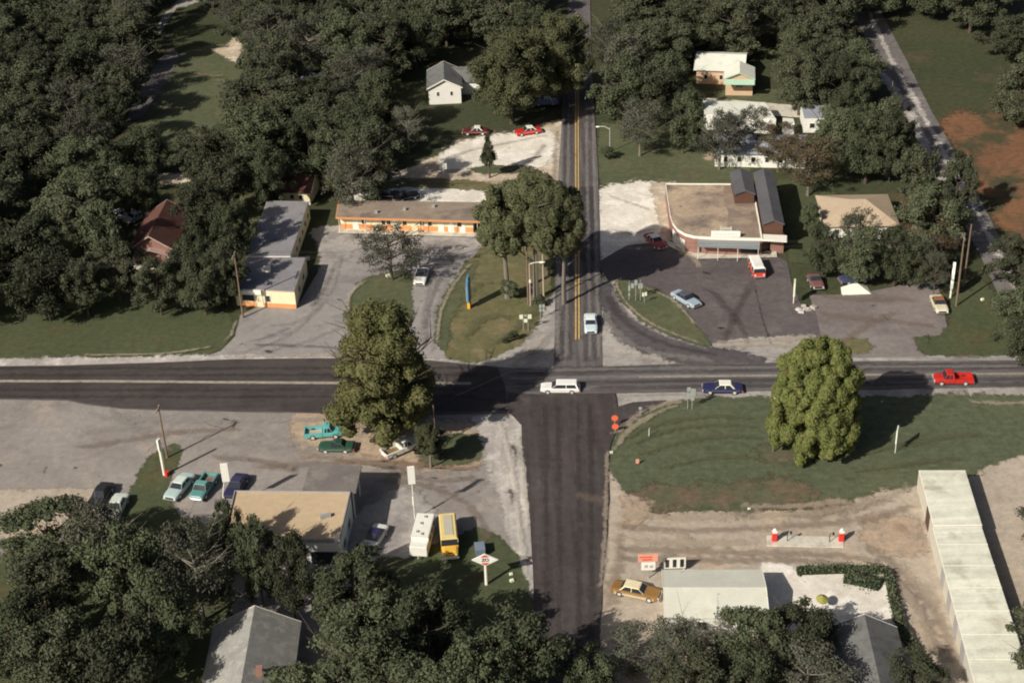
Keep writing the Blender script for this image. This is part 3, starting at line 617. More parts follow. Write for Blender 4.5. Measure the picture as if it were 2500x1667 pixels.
# places the photograph shows open (overview pixels): roofs, drives, lawns
CLEAR = [[(900, 190), (965, 150), (1090, 150), (1085, 260), (1000, 300), (900, 300)], [(640, 395), (730, 395), (730, 480), (640, 480)], [(290, 490), (400, 480), (400, 615), (285, 615)],
         [(1000, 285), (1300, 270), (1300, 460), (880, 440), (880, 395)], [(335, 150), (520, 145), (500, 190), (380, 260), (290, 275)], [(500, 80), (555, 80), (555, 140), (500, 140)],
         [(240, 395), (420, 398), (420, 425), (240, 420)], [(480, 1385), (690, 1385), (660, 1500), (450, 1500)], [(250, 488), (335, 485), (335, 520), (250, 520)],
         [(665, 150), (750, 148), (750, 185), (665, 185)], [(350, 20), (440, 20), (390, 90), (350, 90)], [(1590, 105), (1730, 110), (1740, 215), (1590, 180)], [(1545, 440), (1900, 440), (1880, 590), (1545, 590)], [(1895, 415), (2070, 415), (2070, 500), (1895, 500)], [(1700, 225), (1950, 240), (1930, 320), (1700, 300)], [(2010, 140), (2085, 140), (2215, 360), (2290, 560), (2240, 560), (2120, 330)],
         [(960, 1180), (1200, 1180), (1200, 1425), (1085, 1415), (960, 1320)], [(2110, 1080), (2240, 1080), (2340, 1545), (2200, 1545)], [(830, 1180), (1060, 1180), (1060, 1280), (830, 1275)], [(1215, 900), (1400, 900), (1400, 1420), (1215, 1420)], [(690, 1230), (790, 1240), (790, 1285), (690, 1285)],
         [(1520, 1310), (1760, 1310), (1760, 1390), (1640, 1385), (1520, 1400)], [(1920, 1400), (2080, 1400), (2090, 1500), (1930, 1500)]]
def wood(poly, where, kinds, spacing, hr, rr, group, rows=('nearest', 'second', 'third', 'fourth', 'fifth', 'sixth', 'seventh', 'eighth', 'ninth'), seed=1, holes=()):
    """fills a patch (overview pixels, where the crowns show) with single trees; rows counted from the viewer"""
    spacing *= .87; rr = (rr[0] * 1.06, rr[1] * 1.08)
    r = random.Random(seed); pts = []
    xs = [p[0] for p in poly]; ys = [p[1] for p in poly]
    for _ in range(4000):
        x, y = r.uniform(min(xs), max(xs)), r.uniform(min(ys), max(ys))
        if not inpoly(x, y, poly): continue
        h = r.uniform(*hr); p = G(x * OV, y * OV, h * .6); rp = rr[0] / mpp(x * OV, y * OV, h * .6) / OV * .86
        if any(inpoly(x + rp * math.cos(q), y + rp * math.sin(q) * .85, hp) for hp in list(holes) + CLEAR for q in (0, .8, 1.6, 2.4, 3.2, 4, 4.8, 5.6)) or any(inpoly(x, y, hp) for hp in list(holes) + CLEAR): continue
        if all((p.x - q[0]) ** 2 + (p.y - q[1]) ** 2 > spacing ** 2 for q in ALLT): pts.append((p.x, p.y, h)); ALLT.append((p.x, p.y))
    pts.sort(key=lambda p: p[1]); n = len(pts)
    per = 9; nrow = max(1, math.ceil(n / per)); per = math.ceil(n / nrow) if n else 1
    for ri in range(nrow):
        row = sorted(pts[ri * per:(ri + 1) * per])
        for ci, (px, py, h) in enumerate(row):
            key = r.choice(kinds)
            hue = {'dark': 'dark green', 'mid': 'green', 'grey': 'grey-green thin', 'tall': 'tall green', 'rust': 'brownish', 'sparse': 'grey twiggy', 'conifer': 'pointed dark'}[key]
            lab = '%s tree, %s from left%s %s' % (hue, ORD[ci], ' in' if nrow == 1 else ', %s row of' % rows[min(ri, 8)], where)
            tree(key, 0, 0, h=h, label=lab, group=group, at=(px, py), sc=r.uniform(*rr))
def reserve(x, y, h):
    p = G(x * OV, y * OV, h * .6); ALLT.append((p.x, p.y))

# ---- single trees that the photograph shows on their own (overview pixels)
tree('olive', 888, 845, 150, 20.6, 'large yellow-green tree on the dirt patch, its crown over the west highway', base_px=(948, 1078), rm=8.7)
tree('high', 985, 1010, 36, 6.5, 'small dark tree tucked right behind the large yellow-green tree')
tree('bush', 1000, 1035, 26, 2.6, 'dark bush on the left tip of the small grass oval by the junction', name='bush', cat='bush')
tree('mid', 590, 1285, 66, 12.5, 'tree covering the lower left corner of the gas station roof')
tree('dark', 665, 1320, 60, 12, 'dark tree shading the front wall of the gas station')
tree('mid', 520, 1235, 46, 11, 'tree just left of the gas station, below the parked cars')
tree('maple', 1878, 908, 108, 16.2, 'round bright green maple on the south-east lawn beside the highway', base_px=(1984, 1100), rm=5.5)
tree('high', 1158, 505, 72, 19, 'tall green tree left of the trunks beside the yellow-lined road', 'trees by the road junction')
tree('high', 1225, 488, 76, 21, 'tall green tree with bare lower trunk above the arrow-shaped lawn', 'trees by the road junction')
tree('high', 1292, 510, 62, 20, 'tall green tree leaning its crown over the yellow-lined road', 'trees by the road junction')
tree('sparse', 895, 570, 88, 9.5, 'thin twiggy tree on the oval grass island before the orange motel')
tree('bush', 1170, 660, 27, 3.6, 'round green bush at the foot of the street lamp', name='bush', cat='bush')
tree('bush', 1238, 690, 15, 1.8, 'small bush beside the road-number signs on the junction lawn', name='bush', cat='bush')
tree('bush', 1180, 770, 14, 1.6, 'low weedy bush at the south tip of the junction lawn', name='bush', cat='bush')
tree('bush', 1160, 780, 10, 1.2, 'lowest weedy tuft near the point of the junction lawn', name='bush', cat='bush')
tree('conifer', 1122, 345, 24, 9, 'small dark conifer alone on the white gravel yard')
tree('bush', 855, 445, 30, 3.0, 'grey-green bush at the back left corner of the motel', name='bush', cat='bush')
tree('big', 1172, 172, 100, 18, 'big olive-brown tree beside the yellow-lined road, right of the white gabled house')
tree('big', 1280, 130, 80, 18, 'dark spreading tree whose shade covers the far road')
tree('grey', 935, 292, 42, 9, 'grey leafless-looking tree before the white gabled house')
tree('mid', 865, 235, 58, 13, 'mounded green tree left of the white gabled house')
tree('grey', 1430, 150, 70, 14, 'bare grey forked tree right of the far road')
tree('grey', 1470, 285, 62, 11, 'grey-green tree by the far street lamp, right of the road')
tree('mid', 1570, 275, 58, 12, 'green tree between two grey ones behind the roadside lawn')
tree('grey', 1655, 315, 62, 11, 'grey thin tree left of the blue-roofed house')
tree('sparse', 1730, 290, 50, 9, 'twiggy tree in front of the long white house')
tree('rust', 1790, 330, 52, 9, 'brownish tree over the blue roof behind the store')
tree('mid', 1915, 320, 62, 13, 'green tree at the right end of the blue-roofed house')
tree('mid', 1995, 335, 66, 13, 'broad green tree above the tan-roofed house')
tree('dark', 2050, 330, 60, 13, 'dark tree left of the north-east highway, above the tan roof')
tree('dark', 1935, 195, 62, 13, 'dark bushy tree left of the north-east highway by the lawn')
tree('mid', 1972, 222, 46, 11, 'mid green tree touching the edge of the north-east highway')
tree('dark', 2110, 410, 58, 12, 'dark tree right of the tan roof, by the highway bend')
tree('rust', 2120, 500, 56, 10, 'brownish thin tree right of the tan-roofed house')
tree('grey', 1975, 545, 56, 11, 'grey-green tree half hiding the tan-roofed house')
tree('mid', 1895, 575, 50, 9, 'green tree at the store corner, left of the white tent')
tree('mid', 1862, 500, 26, 6, 'narrow green tree beside the dark gabled roof of the store')
tree('mid', 1975, 582, 60, 10, 'broad green tree just behind the white tent')
tree('mid', 2060, 585, 52, 10, 'green tree right of the white tent, over the east parking lot')
tree('dark', 2120, 600, 48, 9, 'low dark tree between the white tent and the tall signpost')
tree('rust', 2165, 560, 40, 8, 'small brownish tree left of the leaning highway pole')
tree('sparse', 2150, 620, 36, 8, 'bare forked tree beside the tan car')
tree('dark', 2200, 420, 48, 12, 'dark tree whose shade falls across the north-east highway')
tree('mid', 1395, 350, 18, 2.5, 'small bush on the roadside lawn below the far street lamp', name='bush', cat='bush')
tree('dark', 470, 500, 66, 13, 'broad dark tree right of the red-gabled house')
tree('mid', 535, 530, 52, 12, 'green tree between the red gable and the grey flat roof')
tree('mid', 450, 605, 58, 12, 'green tree below the right eave of the red-gabled house')
tree('dark', 510, 620, 56, 11, 'dark tree left of the utility pole by the grey flat roof')
tree('dark', 360, 655, 56, 9.5, 'dark low tree below the porch of the red-gabled house')
tree('dark', 262, 612, 60, 11, 'dark tree on the left lawn below the red-gabled house')
tree('mid', 225, 540, 62, 12, 'green tree left of the red-gabled house')
tree('dark', 462, 650, 52, 10, 'dark tree at the top of the west lawn')
tree('dark', 190, 655, 50, 10, 'dark tree at the far left above the west lawn')
tree('mid', 320, 440, 50, 11, 'green tree behind the red-gabled house')
tree('mid', 620, 410, 48, 12, 'green tree left of the small dark red roof')
for a in ((1165, 195, 19), (1290, 150, 18), (1000, 235, 12), (870, 235, 13), (1430, 150, 14), (1470, 285, 11), (1570, 275, 12), (1655, 315, 11), (1730, 290, 9), (1790, 330, 9),
          (1915, 320, 13), (1990, 345, 14), (2060, 350, 14), (1935, 195, 13), (2000, 210, 12), (2110, 430, 14), (2200, 420, 12), (470, 500, 13), (535, 530, 12), (440, 600, 12), (510, 620, 11), (370, 670, 11), (260, 640, 12), (225, 540, 12), (455, 670, 10), (190, 700, 10), (320, 440, 11), (620, 410, 12)): reserve(*a)
for a in ((590, 1275, 12.5), (660, 1310, 12), (520, 1235, 11)): reserve(*a)
lawnhole = [(320, 130), (560, 120), (560, 215), (430, 345), (350, 350), (270, 300)]
househole = [(950, 120), (1090, 120), (1090, 275), (960, 275)]
wood([(560, 300), (1010, 300), (960, 345), (860, 385), (780, 410), (740, 400), (560, 395)], 'the wood behind the motel', ['dark', 'dark', 'mid', 'mid', 'grey'], 8.0, (9, 14), (4.2, 6.6), 'wood behind the motel', seed=2)
wood([(430, 180), (1000, 150), (1000, 300), (560, 300), (420, 330)], 'the wood below the far lawn', ['dark', 'dark', 'mid', 'grey'], 8.3, (9.5, 15), (4.2, 7.0), 'wood behind the motel', seed=3, holes=[lawnhole, househole])
wood([(560, 50), (1100, 90), (1090, 150), (560, 180)], 'the wood beyond the white house', ['dark', 'mid', 'grey'], 9, (11, 14), (5, 6.6), 'far wood in the north', seed=4, holes=[househole])
wood([(170, 30), (560, 30), (560, 110), (330, 130), (270, 240), (170, 330)], 'the wood left of the side street', ['dark', 'mid', 'dark', 'grey'], 9.5, (11, 14), (4.8, 6.2), 'wood at the far left', seed=5, holes=[[(380, 15), (480, 15), (430, 130), (330, 130)]])
wood([(140, 330), (560, 350), (560, 400), (430, 470), (330, 420), (260, 480), (160, 520)], 'the wood above the red gable', ['dark', 'mid'], 9, (9, 12), (4.5, 5.6), 'wood at the left', seed=6, holes=[[(240, 390), (440, 390), (440, 425), (240, 425)], [(250, 470), (350, 470), (350, 520), (250, 520)]])
wood([(1390, 90), (1600, 90), (1610, 200), (1500, 215), (1420, 200)], 'the grove right of the far road', ['grey', 'mid', 'dark'], 9, (10, 13), (4.8, 6), 'wood in the north-east', seed=7)
wood([(1740, 110), (2010, 130), (2000, 200), (1860, 190), (1760, 150)], 'the wood behind the white roof', ['dark', 'mid'], 9, (10, 13), (4.8, 6), 'wood in the north-east', seed=8)
wood([(-160, -60), (2400, -60), (2020, 80), (1600, 85), (1100, 70), (540, 30), (-100, 20)], 'the belt along the top', ['dark', 'dark', 'mid'], 12, (11, 14), (6, 7.5), 'farthest belt of wood', seed=9, holes=[[(1290, -80), (1370, -80), (1370, 90), (1290, 90)], [(2050, 20), (2140, 20), (2140, 90), (2010, 90)]])
wood([(-120, 20), (150, 20), (150, 680), (-120, 680)], 'the belt along the left edge', ['dark', 'dark', 'mid'], 10.5, (10, 13), (5.5, 6.6), 'belt of wood on the left', seed=10)
wood([(1780, 290), (2090, 270), (2150, 400), (2210, 520), (2080, 520), (2060, 420), (1880, 400), (1790, 360)], 'the trees behind the tan house', ['mid', 'dark', 'rust'], 7.5, (9, 12), (4.2, 5.4), 'trees behind the tan house', seed=21)
wood([(2330, 40), (2480, 40), (2480, 250), (2330, 240)], 'the trees beyond the diagonal highway', ['dark'], 12, (9, 12), (5, 6), 'trees beyond the north-east highway', seed=11)
wood([(20, 1240), (140, 1215), (300, 1260), (480, 1240), (640, 1330), (700, 1370), (620, 1390), (470, 1420), (440, 1530), (20, 1530)], 'the grove at lower left', ['mid', 'dark', 'grey'], 7.6, (10, 13.5), (4.6, 5.8), 'grove at the lower left', seed=12)
wood([(720, 1340), (850, 1320), (960, 1345), (1090, 1420), (1185, 1470), (1200, 1640), (700, 1640)], 'the grove below the diamond sign', ['mid', 'mid', 'tall'], 7.0, (10.5, 13.5), (4.4, 5.4), 'grove at the bottom', seed=13)
wood([(1550, 1500), (1640, 1440), (1885, 1450), (1930, 1560), (1550, 1620)], 'the trees before the roadside building', ['mid', 'grey', 'dark'], 6.3, (8, 10), (3.8, 4.8), 'trees before the roadside building', seed=14)
wood([(1350, 1500), (1540, 1470), (1560, 1560), (1350, 1560)], 'the trees right of the south road', ['mid', 'grey'], 6.5, (6, 8), (3.4, 4.4), 'trees right of the south road', seed=15)
wood([(2080, 1490), (2200, 1500), (2180, 1580), (2060, 1560)], 'the trees left of the long roof', ['dark', 'mid'], 6.5, (5, 7), (3, 3.8), 'trees at the lower right', seed=16)
wood([(2360, 1180), (2480, 1180), (2480, 1540), (2390, 1540)], 'the trees beyond the long roof', ['dark'], 10, (8, 10), (4, 5), 'trees beyond the long roof', seed=17)
wood([(2330, 560), (2480, 560), (2480, 790), (2360, 790)], 'the trees beyond the highway pole', ['dark', 'mid'], 9, (8, 10), (4, 5), 'trees at the right edge', seed=18)

# hedges of the concrete yard
def hedge(px, hgt, wid, label, name='hedge'):
    pts = [G(x, y) for x, y in px]; c = sum((p for p in pts), Vector()) / len(pts)
    r = random.Random(len(px) * 7 + int(px[0][0])); V = []; F = []
    core = MB()
    for i in range(len(pts) - 1):
        a, b = pts[i] - c, pts[i + 1] - c; d = b - a; n = int(d.length * 90); rz = math.atan2(d.y, d.x)
        m = (a + b) / 2; core.box((m.x, m.y, hgt * .4), (d.length, wid * .7, hgt * .8), rz)
        u = d.normalized(); s = Vector((-u.y, u.x, 0))
        for _ in range(n):
            p = a + d * r.random() + s * r.gauss(0, wid * .3) + Vector((0, 0, hgt * (1 - abs(r.gauss(0, .35)))))
            if p.z < .05: p.z = .1
            t = Vector((r.gauss(0, 1), r.gauss(0, 1), r.gauss(0, 1))).normalized(); q = t.orthogonal().normalized()
            z = r.uniform(.10, .2); k = len(V); V += [tuple(p - t * z), tuple(p - q * z * .6), tuple(p + t * z), tuple(p + q * z * .6)]; F.append((k, k + 1, k + 2, k + 3))
    o = thing(name, label, 'hedge', c)
    mb = MB(); mb.v = V; mb.f = F; mb.build('foliage', 'leaf_mid', o); core.build('stems', 'hedge_core', o)
hedge([(1945, 1400), (2050, 1396), (2160, 1398)], .9, 1.2, 'clipped hedge along the top of the pale concrete yard')
hedge([(2060, 1412), (2110, 1420), (2150, 1432)], .7, 2.8, 'bulging shrub border inside the corner of the pale yard')
hedge([(2164, 1402), (2178, 1470), (2200, 1550), (2235, 1600)], 1.2, 1.0, 'narrow hedge running down the right side of the pale yard')

# ------------------------------------------------------------------ buildings
def ctr(P): return sum(P, Vector()) / len(P)
def wallbox(P, Q, t0, t1, z0, z1, dep=.06, out=.03):
    """thin box on the wall P->Q (local xy), outward = right-hand side of P->Q"""
    d = (Q - P); u = d.normalized(); n = Vector((u.y, -u.x, 0)); a = P + d * t0; b = P + d * t1
    m = MB(); o0 = n * (out - dep); o1 = n * out
    b4 = [a + o0, b + o0, b + o1, a + o1]
    m.hexa([Vector((p.x, p.y, z0)) for p in b4], [Vector((p.x, p.y, z1)) for p in b4]); return m
def window(par, P, Q, t0, t1, z0, z1, frame='trim_white', glass='glass'):
    f = wallbox(P, Q, t0, t1, z0, z1, .05, .05).build('window', frame, par)
    wd = (Q - P).length; e = .07 / wd
    wallbox(P, Q, t0 + e, t1 - e, z0 + .07, z1 - .07, .03, .07).build('pane', glass, f)
def door(par, P, Q, t, z1=2.05, wd=.95, mat='trim_white'):
    e = wd / 2 / (Q - P).length
    d = wallbox(P, Q, t - e, t + e, .02, z1, .05, .05).build('door', mat, par)
    wallbox(P, Q, t + e * .6, t + e * .75, 1.0, 1.1, .03, .09).build('handle', 'chrome', d)
def flat_building(name, label, px, h, wall, roof, edge='trim_white', over=.0, fas=.28, cat='building', parapet=0.0, eh=None):
    P = [G(x, y, h) for x, y in px]; c = ctr(P); c = Vector((c.x, c.y, 0))
    o = thing(name, label, cat, c); Q = [Vector((p.x - c.x, p.y - c.y, 0)) for p in P]
    W = [q * (1 - over / max(q.length, 1)) for q in Q] if over else Q
    if over:
        m = MB().prism([(q.x, q.y) for q in W], 0, h - fas); m.build('wall', wall, o)
    else: MB().prism([(q.x * .995, q.y * .995) for q in W], 0, h - fas + .003).build('wall', wall, o)
    MB().prism([(q.x, q.y) for q in Q], h - fas + (.003 if over else .006), h - .02).build('fascia', edge, o)
    k = .985 if not parapet else .975
    MB().prism([(q.x * k, q.y * k) for q in Q], h - .015, h + .03).build('roof', roof, o)
    if parapet:
        m = MB()
        for i in range(len(Q)):
            a, b = Q[i], Q[(i + 1) % len(Q)]
            a2, b2 = a * .985, b * .985
            m.hexa([Vector((a.x, a.y, h - .018)), Vector((b.x, b.y, h - .018)), Vector((b2.x, b2.y, h - .018)), Vector((a2.x, a2.y, h - .018))],
                   [Vector((a.x, a.y, h + parapet)), Vector((b.x, b.y, h + parapet)), Vector((b2.x, b2.y, h + parapet)), Vector((a2.x, a2.y, h + parapet))])
        m.build('parapet', edge, o)
    return o, W, c
def gable_building(name, label, c, w_, l_, eave, ridge, rz, wall, roof, trim='trim_white', over=.45, cat='house', z0=0.0, hip=0.0):
    """ridge runs along local y; w_ across, l_ along; c = centre on the ground"""
    o = thing(name, label, cat, (c[0], c[1], z0), rz)
    x, y = w_ / 2, l_ / 2; m = MB()
    hy = y - hip
    vs = [(-x, -y, 0), (x, -y, 0), (x, y, 0), (-x, y, 0), (-x, -y, eave), (x, -y, eave), (x, y, eave), (-x, y, eave), (0, -hy, ridge - .06), (0, hy, ridge - .06)]
    m.add(vs, [(0, 1, 5, 8, 4), (2, 3, 7, 9, 6), (1, 2, 6, 5), (3, 0, 4, 7), (0, 3, 2, 1)]).build('wall', wall, o)
    sl = (ridge - eave) / x; X = x + over; ze = eave - over * sl + .05; Y = y + over; th = .14; zr = ridge + .05
    YR = (y - hip) + (over if hip == 0 else 0)
    for s in (-1, 1):
        r = MB()
        b = [(s * X, -Y, ze), (s * X, Y, ze), (0, YR, zr), (0, -YR, zr)]
        t = [(p[0], p[1], p[2] + th) for p in b]
        if s > 0: b, t = b[::-1], t[::-1]
        b = b[::-1]; t = t[::-1]
        r.hexa(b, t).build('roof', roof, o)
        if hip:
            r = MB(); yy = s * Y
            r.add([(-X, yy, ze), (X, yy, ze), (0, s * YR, zr), (-X, yy, ze + th), (X, yy, ze + th), (0, s * YR, zr + th)], [(0, 2, 1), (3, 4, 5), (0, 1, 4, 3), (1, 2, 5, 4), (2, 0, 3, 5)])
            r.build('roof', roof, o)
    if not hip:
        for s in (-1, 1):
            m = MB()
            for q in (-1, 1):
                m.hexa([(q * X, s * Y, ze - .08), (0, s * Y, zr - .08), (0, s * (Y + .06), zr - .08), (q * X, s * (Y + .06), ze - .08)],
                       [(q * X, s * Y, ze + th + .03), (0, s * Y, zr + th + .03), (0, s * (Y + .06), zr + th + .03), (q * X, s * (Y + .06), ze + th + .03)])
            m.build('bargeboard', trim, o)
    return o
def roadang(x, y):     # local direction of "away along the north road" (buildings are square to it)
    return math.atan2((G(1405, 300) - G(1405, 900)).y, (G(1405, 300) - G(1405, 900)).x) - math.pi / 2
RA = roadang(0, 0)

# motel row
o, W, c = flat_building('motel', 'long low motel with brown roof, orange fascia and doors, behind the twiggy tree',
    [(819, 530), (1172, 540), (1177, 494), (825, 489)], 3.0, 'wall_cream', 'roof_brown', 'trim_orange', over=.0, fas=.38)
for ch in list(o.children):
    if ch.name.startswith('wall'): bpy.data.objects.remove(ch)
bx = (W[1] - W[0]).normalized(); inn = (W[3] - W[0]).normalized()
w0, w1, w2, w3 = W[0] + bx * .6 + inn * 1.3, W[1] - bx * 1.2 + inn * 1.3, W[2] - bx * 1.2 - inn * .3, W[3] + bx * .6 - inn * .3
MB().prism([(p.x, p.y) for p in (w0, w1, w2, w3)], 0, 2.62).build('wall', 'wall_cream', o)
wallbox(w0, w1, .0, .999, .02, 1.15, .05, .03).build('wall_band', 'wall_orange', o)
for t in (.115, .27, .43, .56, .76, .835, .92): door(o, w0, w1, t, mat='trim_white' if t not in (.27, .56) else 'wall_cream')
for t in (.16, .31, .35, .47, .60, .66, .88): window(o, w0, w1, t, t + .035, 1.2, 2.1)
pw = [w0 - inn * 1.7 - bx * .4, w1 - inn * 1.7 + bx * .6, w1 + bx * .6, w0 - bx * .4]
so_ = sheet('sidewalk', [(p.x + c.x, p.y + c.y) for p in pw], 'concrete', .12, .0, world=True)
for t in (.02, .2, .4, .6, .8, .98):
    q = W[0].lerp(W[1], t) + inn * .25
    MB().tube([(q.x, q.y, 0), (q.x, q.y, 2.63)], .05, 6).build('post', 'trim_white', o)
for t in (.13, .45, .78):
    q = W[0].lerp(W[2], t) * .6
    MB().box((q.x, q.y, 3.25), (.5, .5, .45)).build('roof_vent', 'steel_grey', o)
# office and rear wing
o, W, c = flat_building('office_building', 'grey flat-roofed front office with cream and orange wall by the west lot',
    [(573, 704), (719, 712), (747, 628), (603, 628)], 3.0, 'wall_cream', 'roof_grey', 'trim_pink', over=.0, fas=.16)
wallbox(W[0], W[1], .06, .999, .02, .75, .05, .03).build('wall_band', 'wall_orange', o)
wallbox(W[0], W[1], .02, .45, 2.3, 3.06, .30, .42).build('sign_board', 'sign_white', o)
door(o, W[0], W[1], .40, mat='wall_cream'); window(o, W[0], W[1], .10, .32, .95, 2.1); window(o, W[0], W[1], .5, .58, .95, 2.1)
for t in (.25, .6): window(o, W[1], W[2], t, t + .1, 1.2, 2.1)
m = MB(); m.box((-.6, .9, 3.36), (1.1, .9, .66)); m.build('roof_unit', 'trim_white', o)
o, W, c = flat_building('rear_wing', 'long grey flat-roofed wing behind the front office, mostly in tree shade',
    [(600, 626), (709, 626), (754, 492), (652, 490)], 3.1, 'wall_cream', 'roof_grey', 'trim_white', over=.0, fas=.16)
for t in (.1, .25, .4, .55, .7, .85): window(o, W[1], W[2], t, t + .05, 1.2, 2.1)
for q in ((-2, 3), (1.5, -3)): MB().box((q[0], q[1], 3.3), (.6, .6, .5)).build('roof_vent', 'steel_grey', o)
# houses
def house_at(name, label, fx, fy, bx_, by_, w_, eave, ridge, wall, roof, **k):
    """ridge from photo point (fx,fy) to (bx_,by_) at ridge height"""
    a, b = G(fx, fy, ridge), G(bx_, by_, ridge); d = b - a; c = (a + b) / 2; ov = k.pop('ov', .45)
    return gable_building(name, label, c, w_, max(2, d.length - 2 * ov), eave, ridge, math.atan2(d.y, d.x) - math.pi / 2, wall, roof, over=ov, **k)
o = house_at('small_house', 'small cream house with dark red roof behind the grey wing', 690, 427, 770, 429, 6.6, 2.5, 4.0, 'wall_cream', 'roof_red')
P, Q = Vector((3.3, -2.5, 0)), Vector((3.3, 2.5, 0)); window(o, P, Q, .3, .45, 1, 1.9); window(o, P, Q, .6, .75, 1, 1.9)
o = house_at('gabled_house', 'house with red-brown roof and pale eave board among the left trees', 362, 579, 408, 490, 6.6, 3.1, 5.3, 'wall_brick', 'roof_red', trim='trim_pink', ov=.5)
q = MB(); q.hexa([(-3.1, -7.4, 2.2), (0, -7.4, 3.2), (0, -5.2, 3.2), (-3.1, -5.2, 2.2)], [(-3.1, -7.4, 2.32), (0, -7.4, 3.32), (0, -5.2, 3.32), (-3.1, -5.2, 2.32)])
q.hexa([(0, -7.4, 3.2), (3.1, -7.4, 2.2), (3.1, -5.2, 2.2), (0, -5.2, 3.2)], [(0, -7.4, 3.32), (3.1, -7.4, 2.32), (3.1, -5.2, 2.32), (0, -5.2, 3.32)]); q.build('porch_roof', 'trim_pink', o)
for xx in (-2.8, 2.8): MB().box((xx, -7.2, 1.15), (.18, .18, 2.3)).build('post', 'trim_white', o)
MB().box((0, -6.3, .15), (6.2, 2.4, .3)).build('porch_floor', 'concrete', o)
window(o, Vector((-3.3, -4.95, 0)), Vector((3.3, -4.95, 0)), .15, .32, 1, 2); door(o, Vector((-3.3, -4.95, 0)), Vector((3.3, -4.95, 0)), .5)
MB().box((0, -5.55, 5.1), (.4, .12, .4)).build('gable_vent', 'trim_white', o)
o = house_at('white_house', 'white gabled house with two small dark windows and grey roof, by the big olive tree', 1084, 197, 1083, 152, 6.3, 3.4, 5.0, 'wall_white', 'roof_slate', ov=.35)
ly = -(G(1084, 197, 5) - G(1083, 152, 5)).length / 2 + .35
P, Q = Vector((-3.15, ly, 0)), Vector((3.15, ly, 0)); window(o, P, Q, .24, .33, 1.7, 2.6, glass='ink'); window(o, P, Q, .66, .75, 1.7, 2.6, glass='ink')
gable_building('grey_house_wing', 'grey-roofed side wing right of the white gabled house', G(1135, 215)[:2], 7, 6.5, 2.8, 4.3, RA + R(90), 'wall_white', 'roof_slate')
o = house_at('white_roofed_house', 'large house with bright white roof near the top right of the town', 1700, 132, 1822, 136, 9.5, 3.0, 4.4, 'wall_peach', 'roof_white', ov=.5)
for t in (.2, .5, .8): window(o, Vector((4.75, -5, 0)), Vector((4.75, 5, 0)), t, t + .08, 1, 2)
o = house_at('peach_house', 'peach-walled wing with mint-edged white roof and one grey window', 1806, 180, 1806, 152, 5.2, 3.6, 4.7, 'wall_peach', 'roof_white', trim='roof_mint', ov=.4)
window(o, Vector((-2.6, -1.95 if False else -(G(1806, 180, 4.7) - G(1806, 152, 4.7)).length / 2 + .4, 0)), Vector((2.6, -(G(1806, 180, 4.7) - G(1806, 152, 4.7)).length / 2 + .4, 0)), .35, .65, 1.6, 2.7)
MB().hexa([(-2.9, -5.1, 3.15), (2.9, -5.1, 3.15), (2.9, -3.9, 3.75), (-2.9, -3.9, 3.75)], [(-2.9, -5.1, 3.22), (2.9, -5.1, 3.22), (2.9, -3.9, 3.82), (-2.9, -3.9, 3.82)]).build('awning', 'roof_mint', o)
o, W, c = flat_building('long_white_house', 'long low house with pale white roof beside the concrete drive, behind twiggy trees',
    [(1722, 280), (1895, 291), (1868, 250), (1716, 246)], 3.0, 'wall_white', 'roof_white', 'trim_white', over=0, fas=.18)
for t in (.2, .45, .7, .88): window(o, W[0], W[1], t, t + .05, 1, 2.0)
o, W, c = flat_building('garden_shed', 'small white shed in front of the long white house', [(1912, 299), (1940, 301), (1937, 290), (1911, 288)], 2.3, 'wall_white', 'roof_white', 'trim_white', cat='shed')
door(o, W[0], W[1], .5, 1.9, .8, 'wall_grey')
o, W, c = flat_building('grey_roofed_house', 'small house with grey-blue roof and white side wall right of the shed',
    [(1963, 290), (2056, 288), (2050, 258), (1955, 256)], 2.8, 'wall_white', 'roof_blue', 'trim_white', over=0, fas=.14, cat='house')
window(o, W[0], W[1], .15, .3, .9, 1.9); door(o, W[0], W[1], .5); window(o, W[0], W[1], .65, .8, .9, 1.9)
o = house_at('blue_roofed_house', 'long house with blue-grey roof half hidden by trees behind the store', 1742, 335, 1972, 339, 8, 2.7, 3.9, 'wall_white', 'roof_blue', ov=.4)
for t in (.1, .25, .4, .55, .7, .85): window(o, Vector((4, -8, 0)), Vector((4, 8, 0)), t, t + .05, 1, 2)
a, b = G(2012, 480, 2.8), G(2175, 500, 2.8); d = b - a; c = G(2092, 512, 2.8)
o = gable_building('tan_roofed_house', 'house with wide tan hipped roof and white wall end, right of the store', c, 10.5, d.length, 2.7, 4.5, RA + math.pi / 2, 'wall_white', 'roof_beige', over=.5, hip=4.2)
for t in (.1, .85): window(o, Vector((5.25 - 10.5, d.length / 2, 0)), Vector((5.25 - 10.5, -d.length / 2, 0)), t, t + .08, 1, 2)
# store
stp = [(1625, 449), (1631, 492), (1636, 525), (1642, 545), (1654, 561), (1672, 572), (1695, 578), (1740, 581), (1862, 584), (1838, 450)]
o, W, c = flat_building('grocery_store', 'brick corner store with mottled flat roof, rounded white eave and grey awning',
    stp, 3.15, 'wall_brick', 'roof_store', 'trim_white', over=0, fas=.34, cat='store', parapet=.12)
st = o; sc_ = c
rp_ = [G(x, y, 3.2) - c for x, y in ((1768, 453), (1766, 480), (1778, 520), (1774, 555), (1752, 576), (1855, 580), (1834, 453))]
MB().prism([(q.x, q.y) for q in rp_], 3.185, 3.205).build('roof_section', 'roof_section', o)
MB().box((rp_[5].x - 3.2, rp_[5].y + 2.2, 3.3), (.5, .5, .3)).build('roof_vent', 'steel_grey', o)
A, B = W[6], W[8]; A = W[6] + (W[8] - W[6]) * .06
d = (B - A).normalized(); nn = Vector((d.y, -d.x, 0))
aw0, aw1 = A, B - d * .4
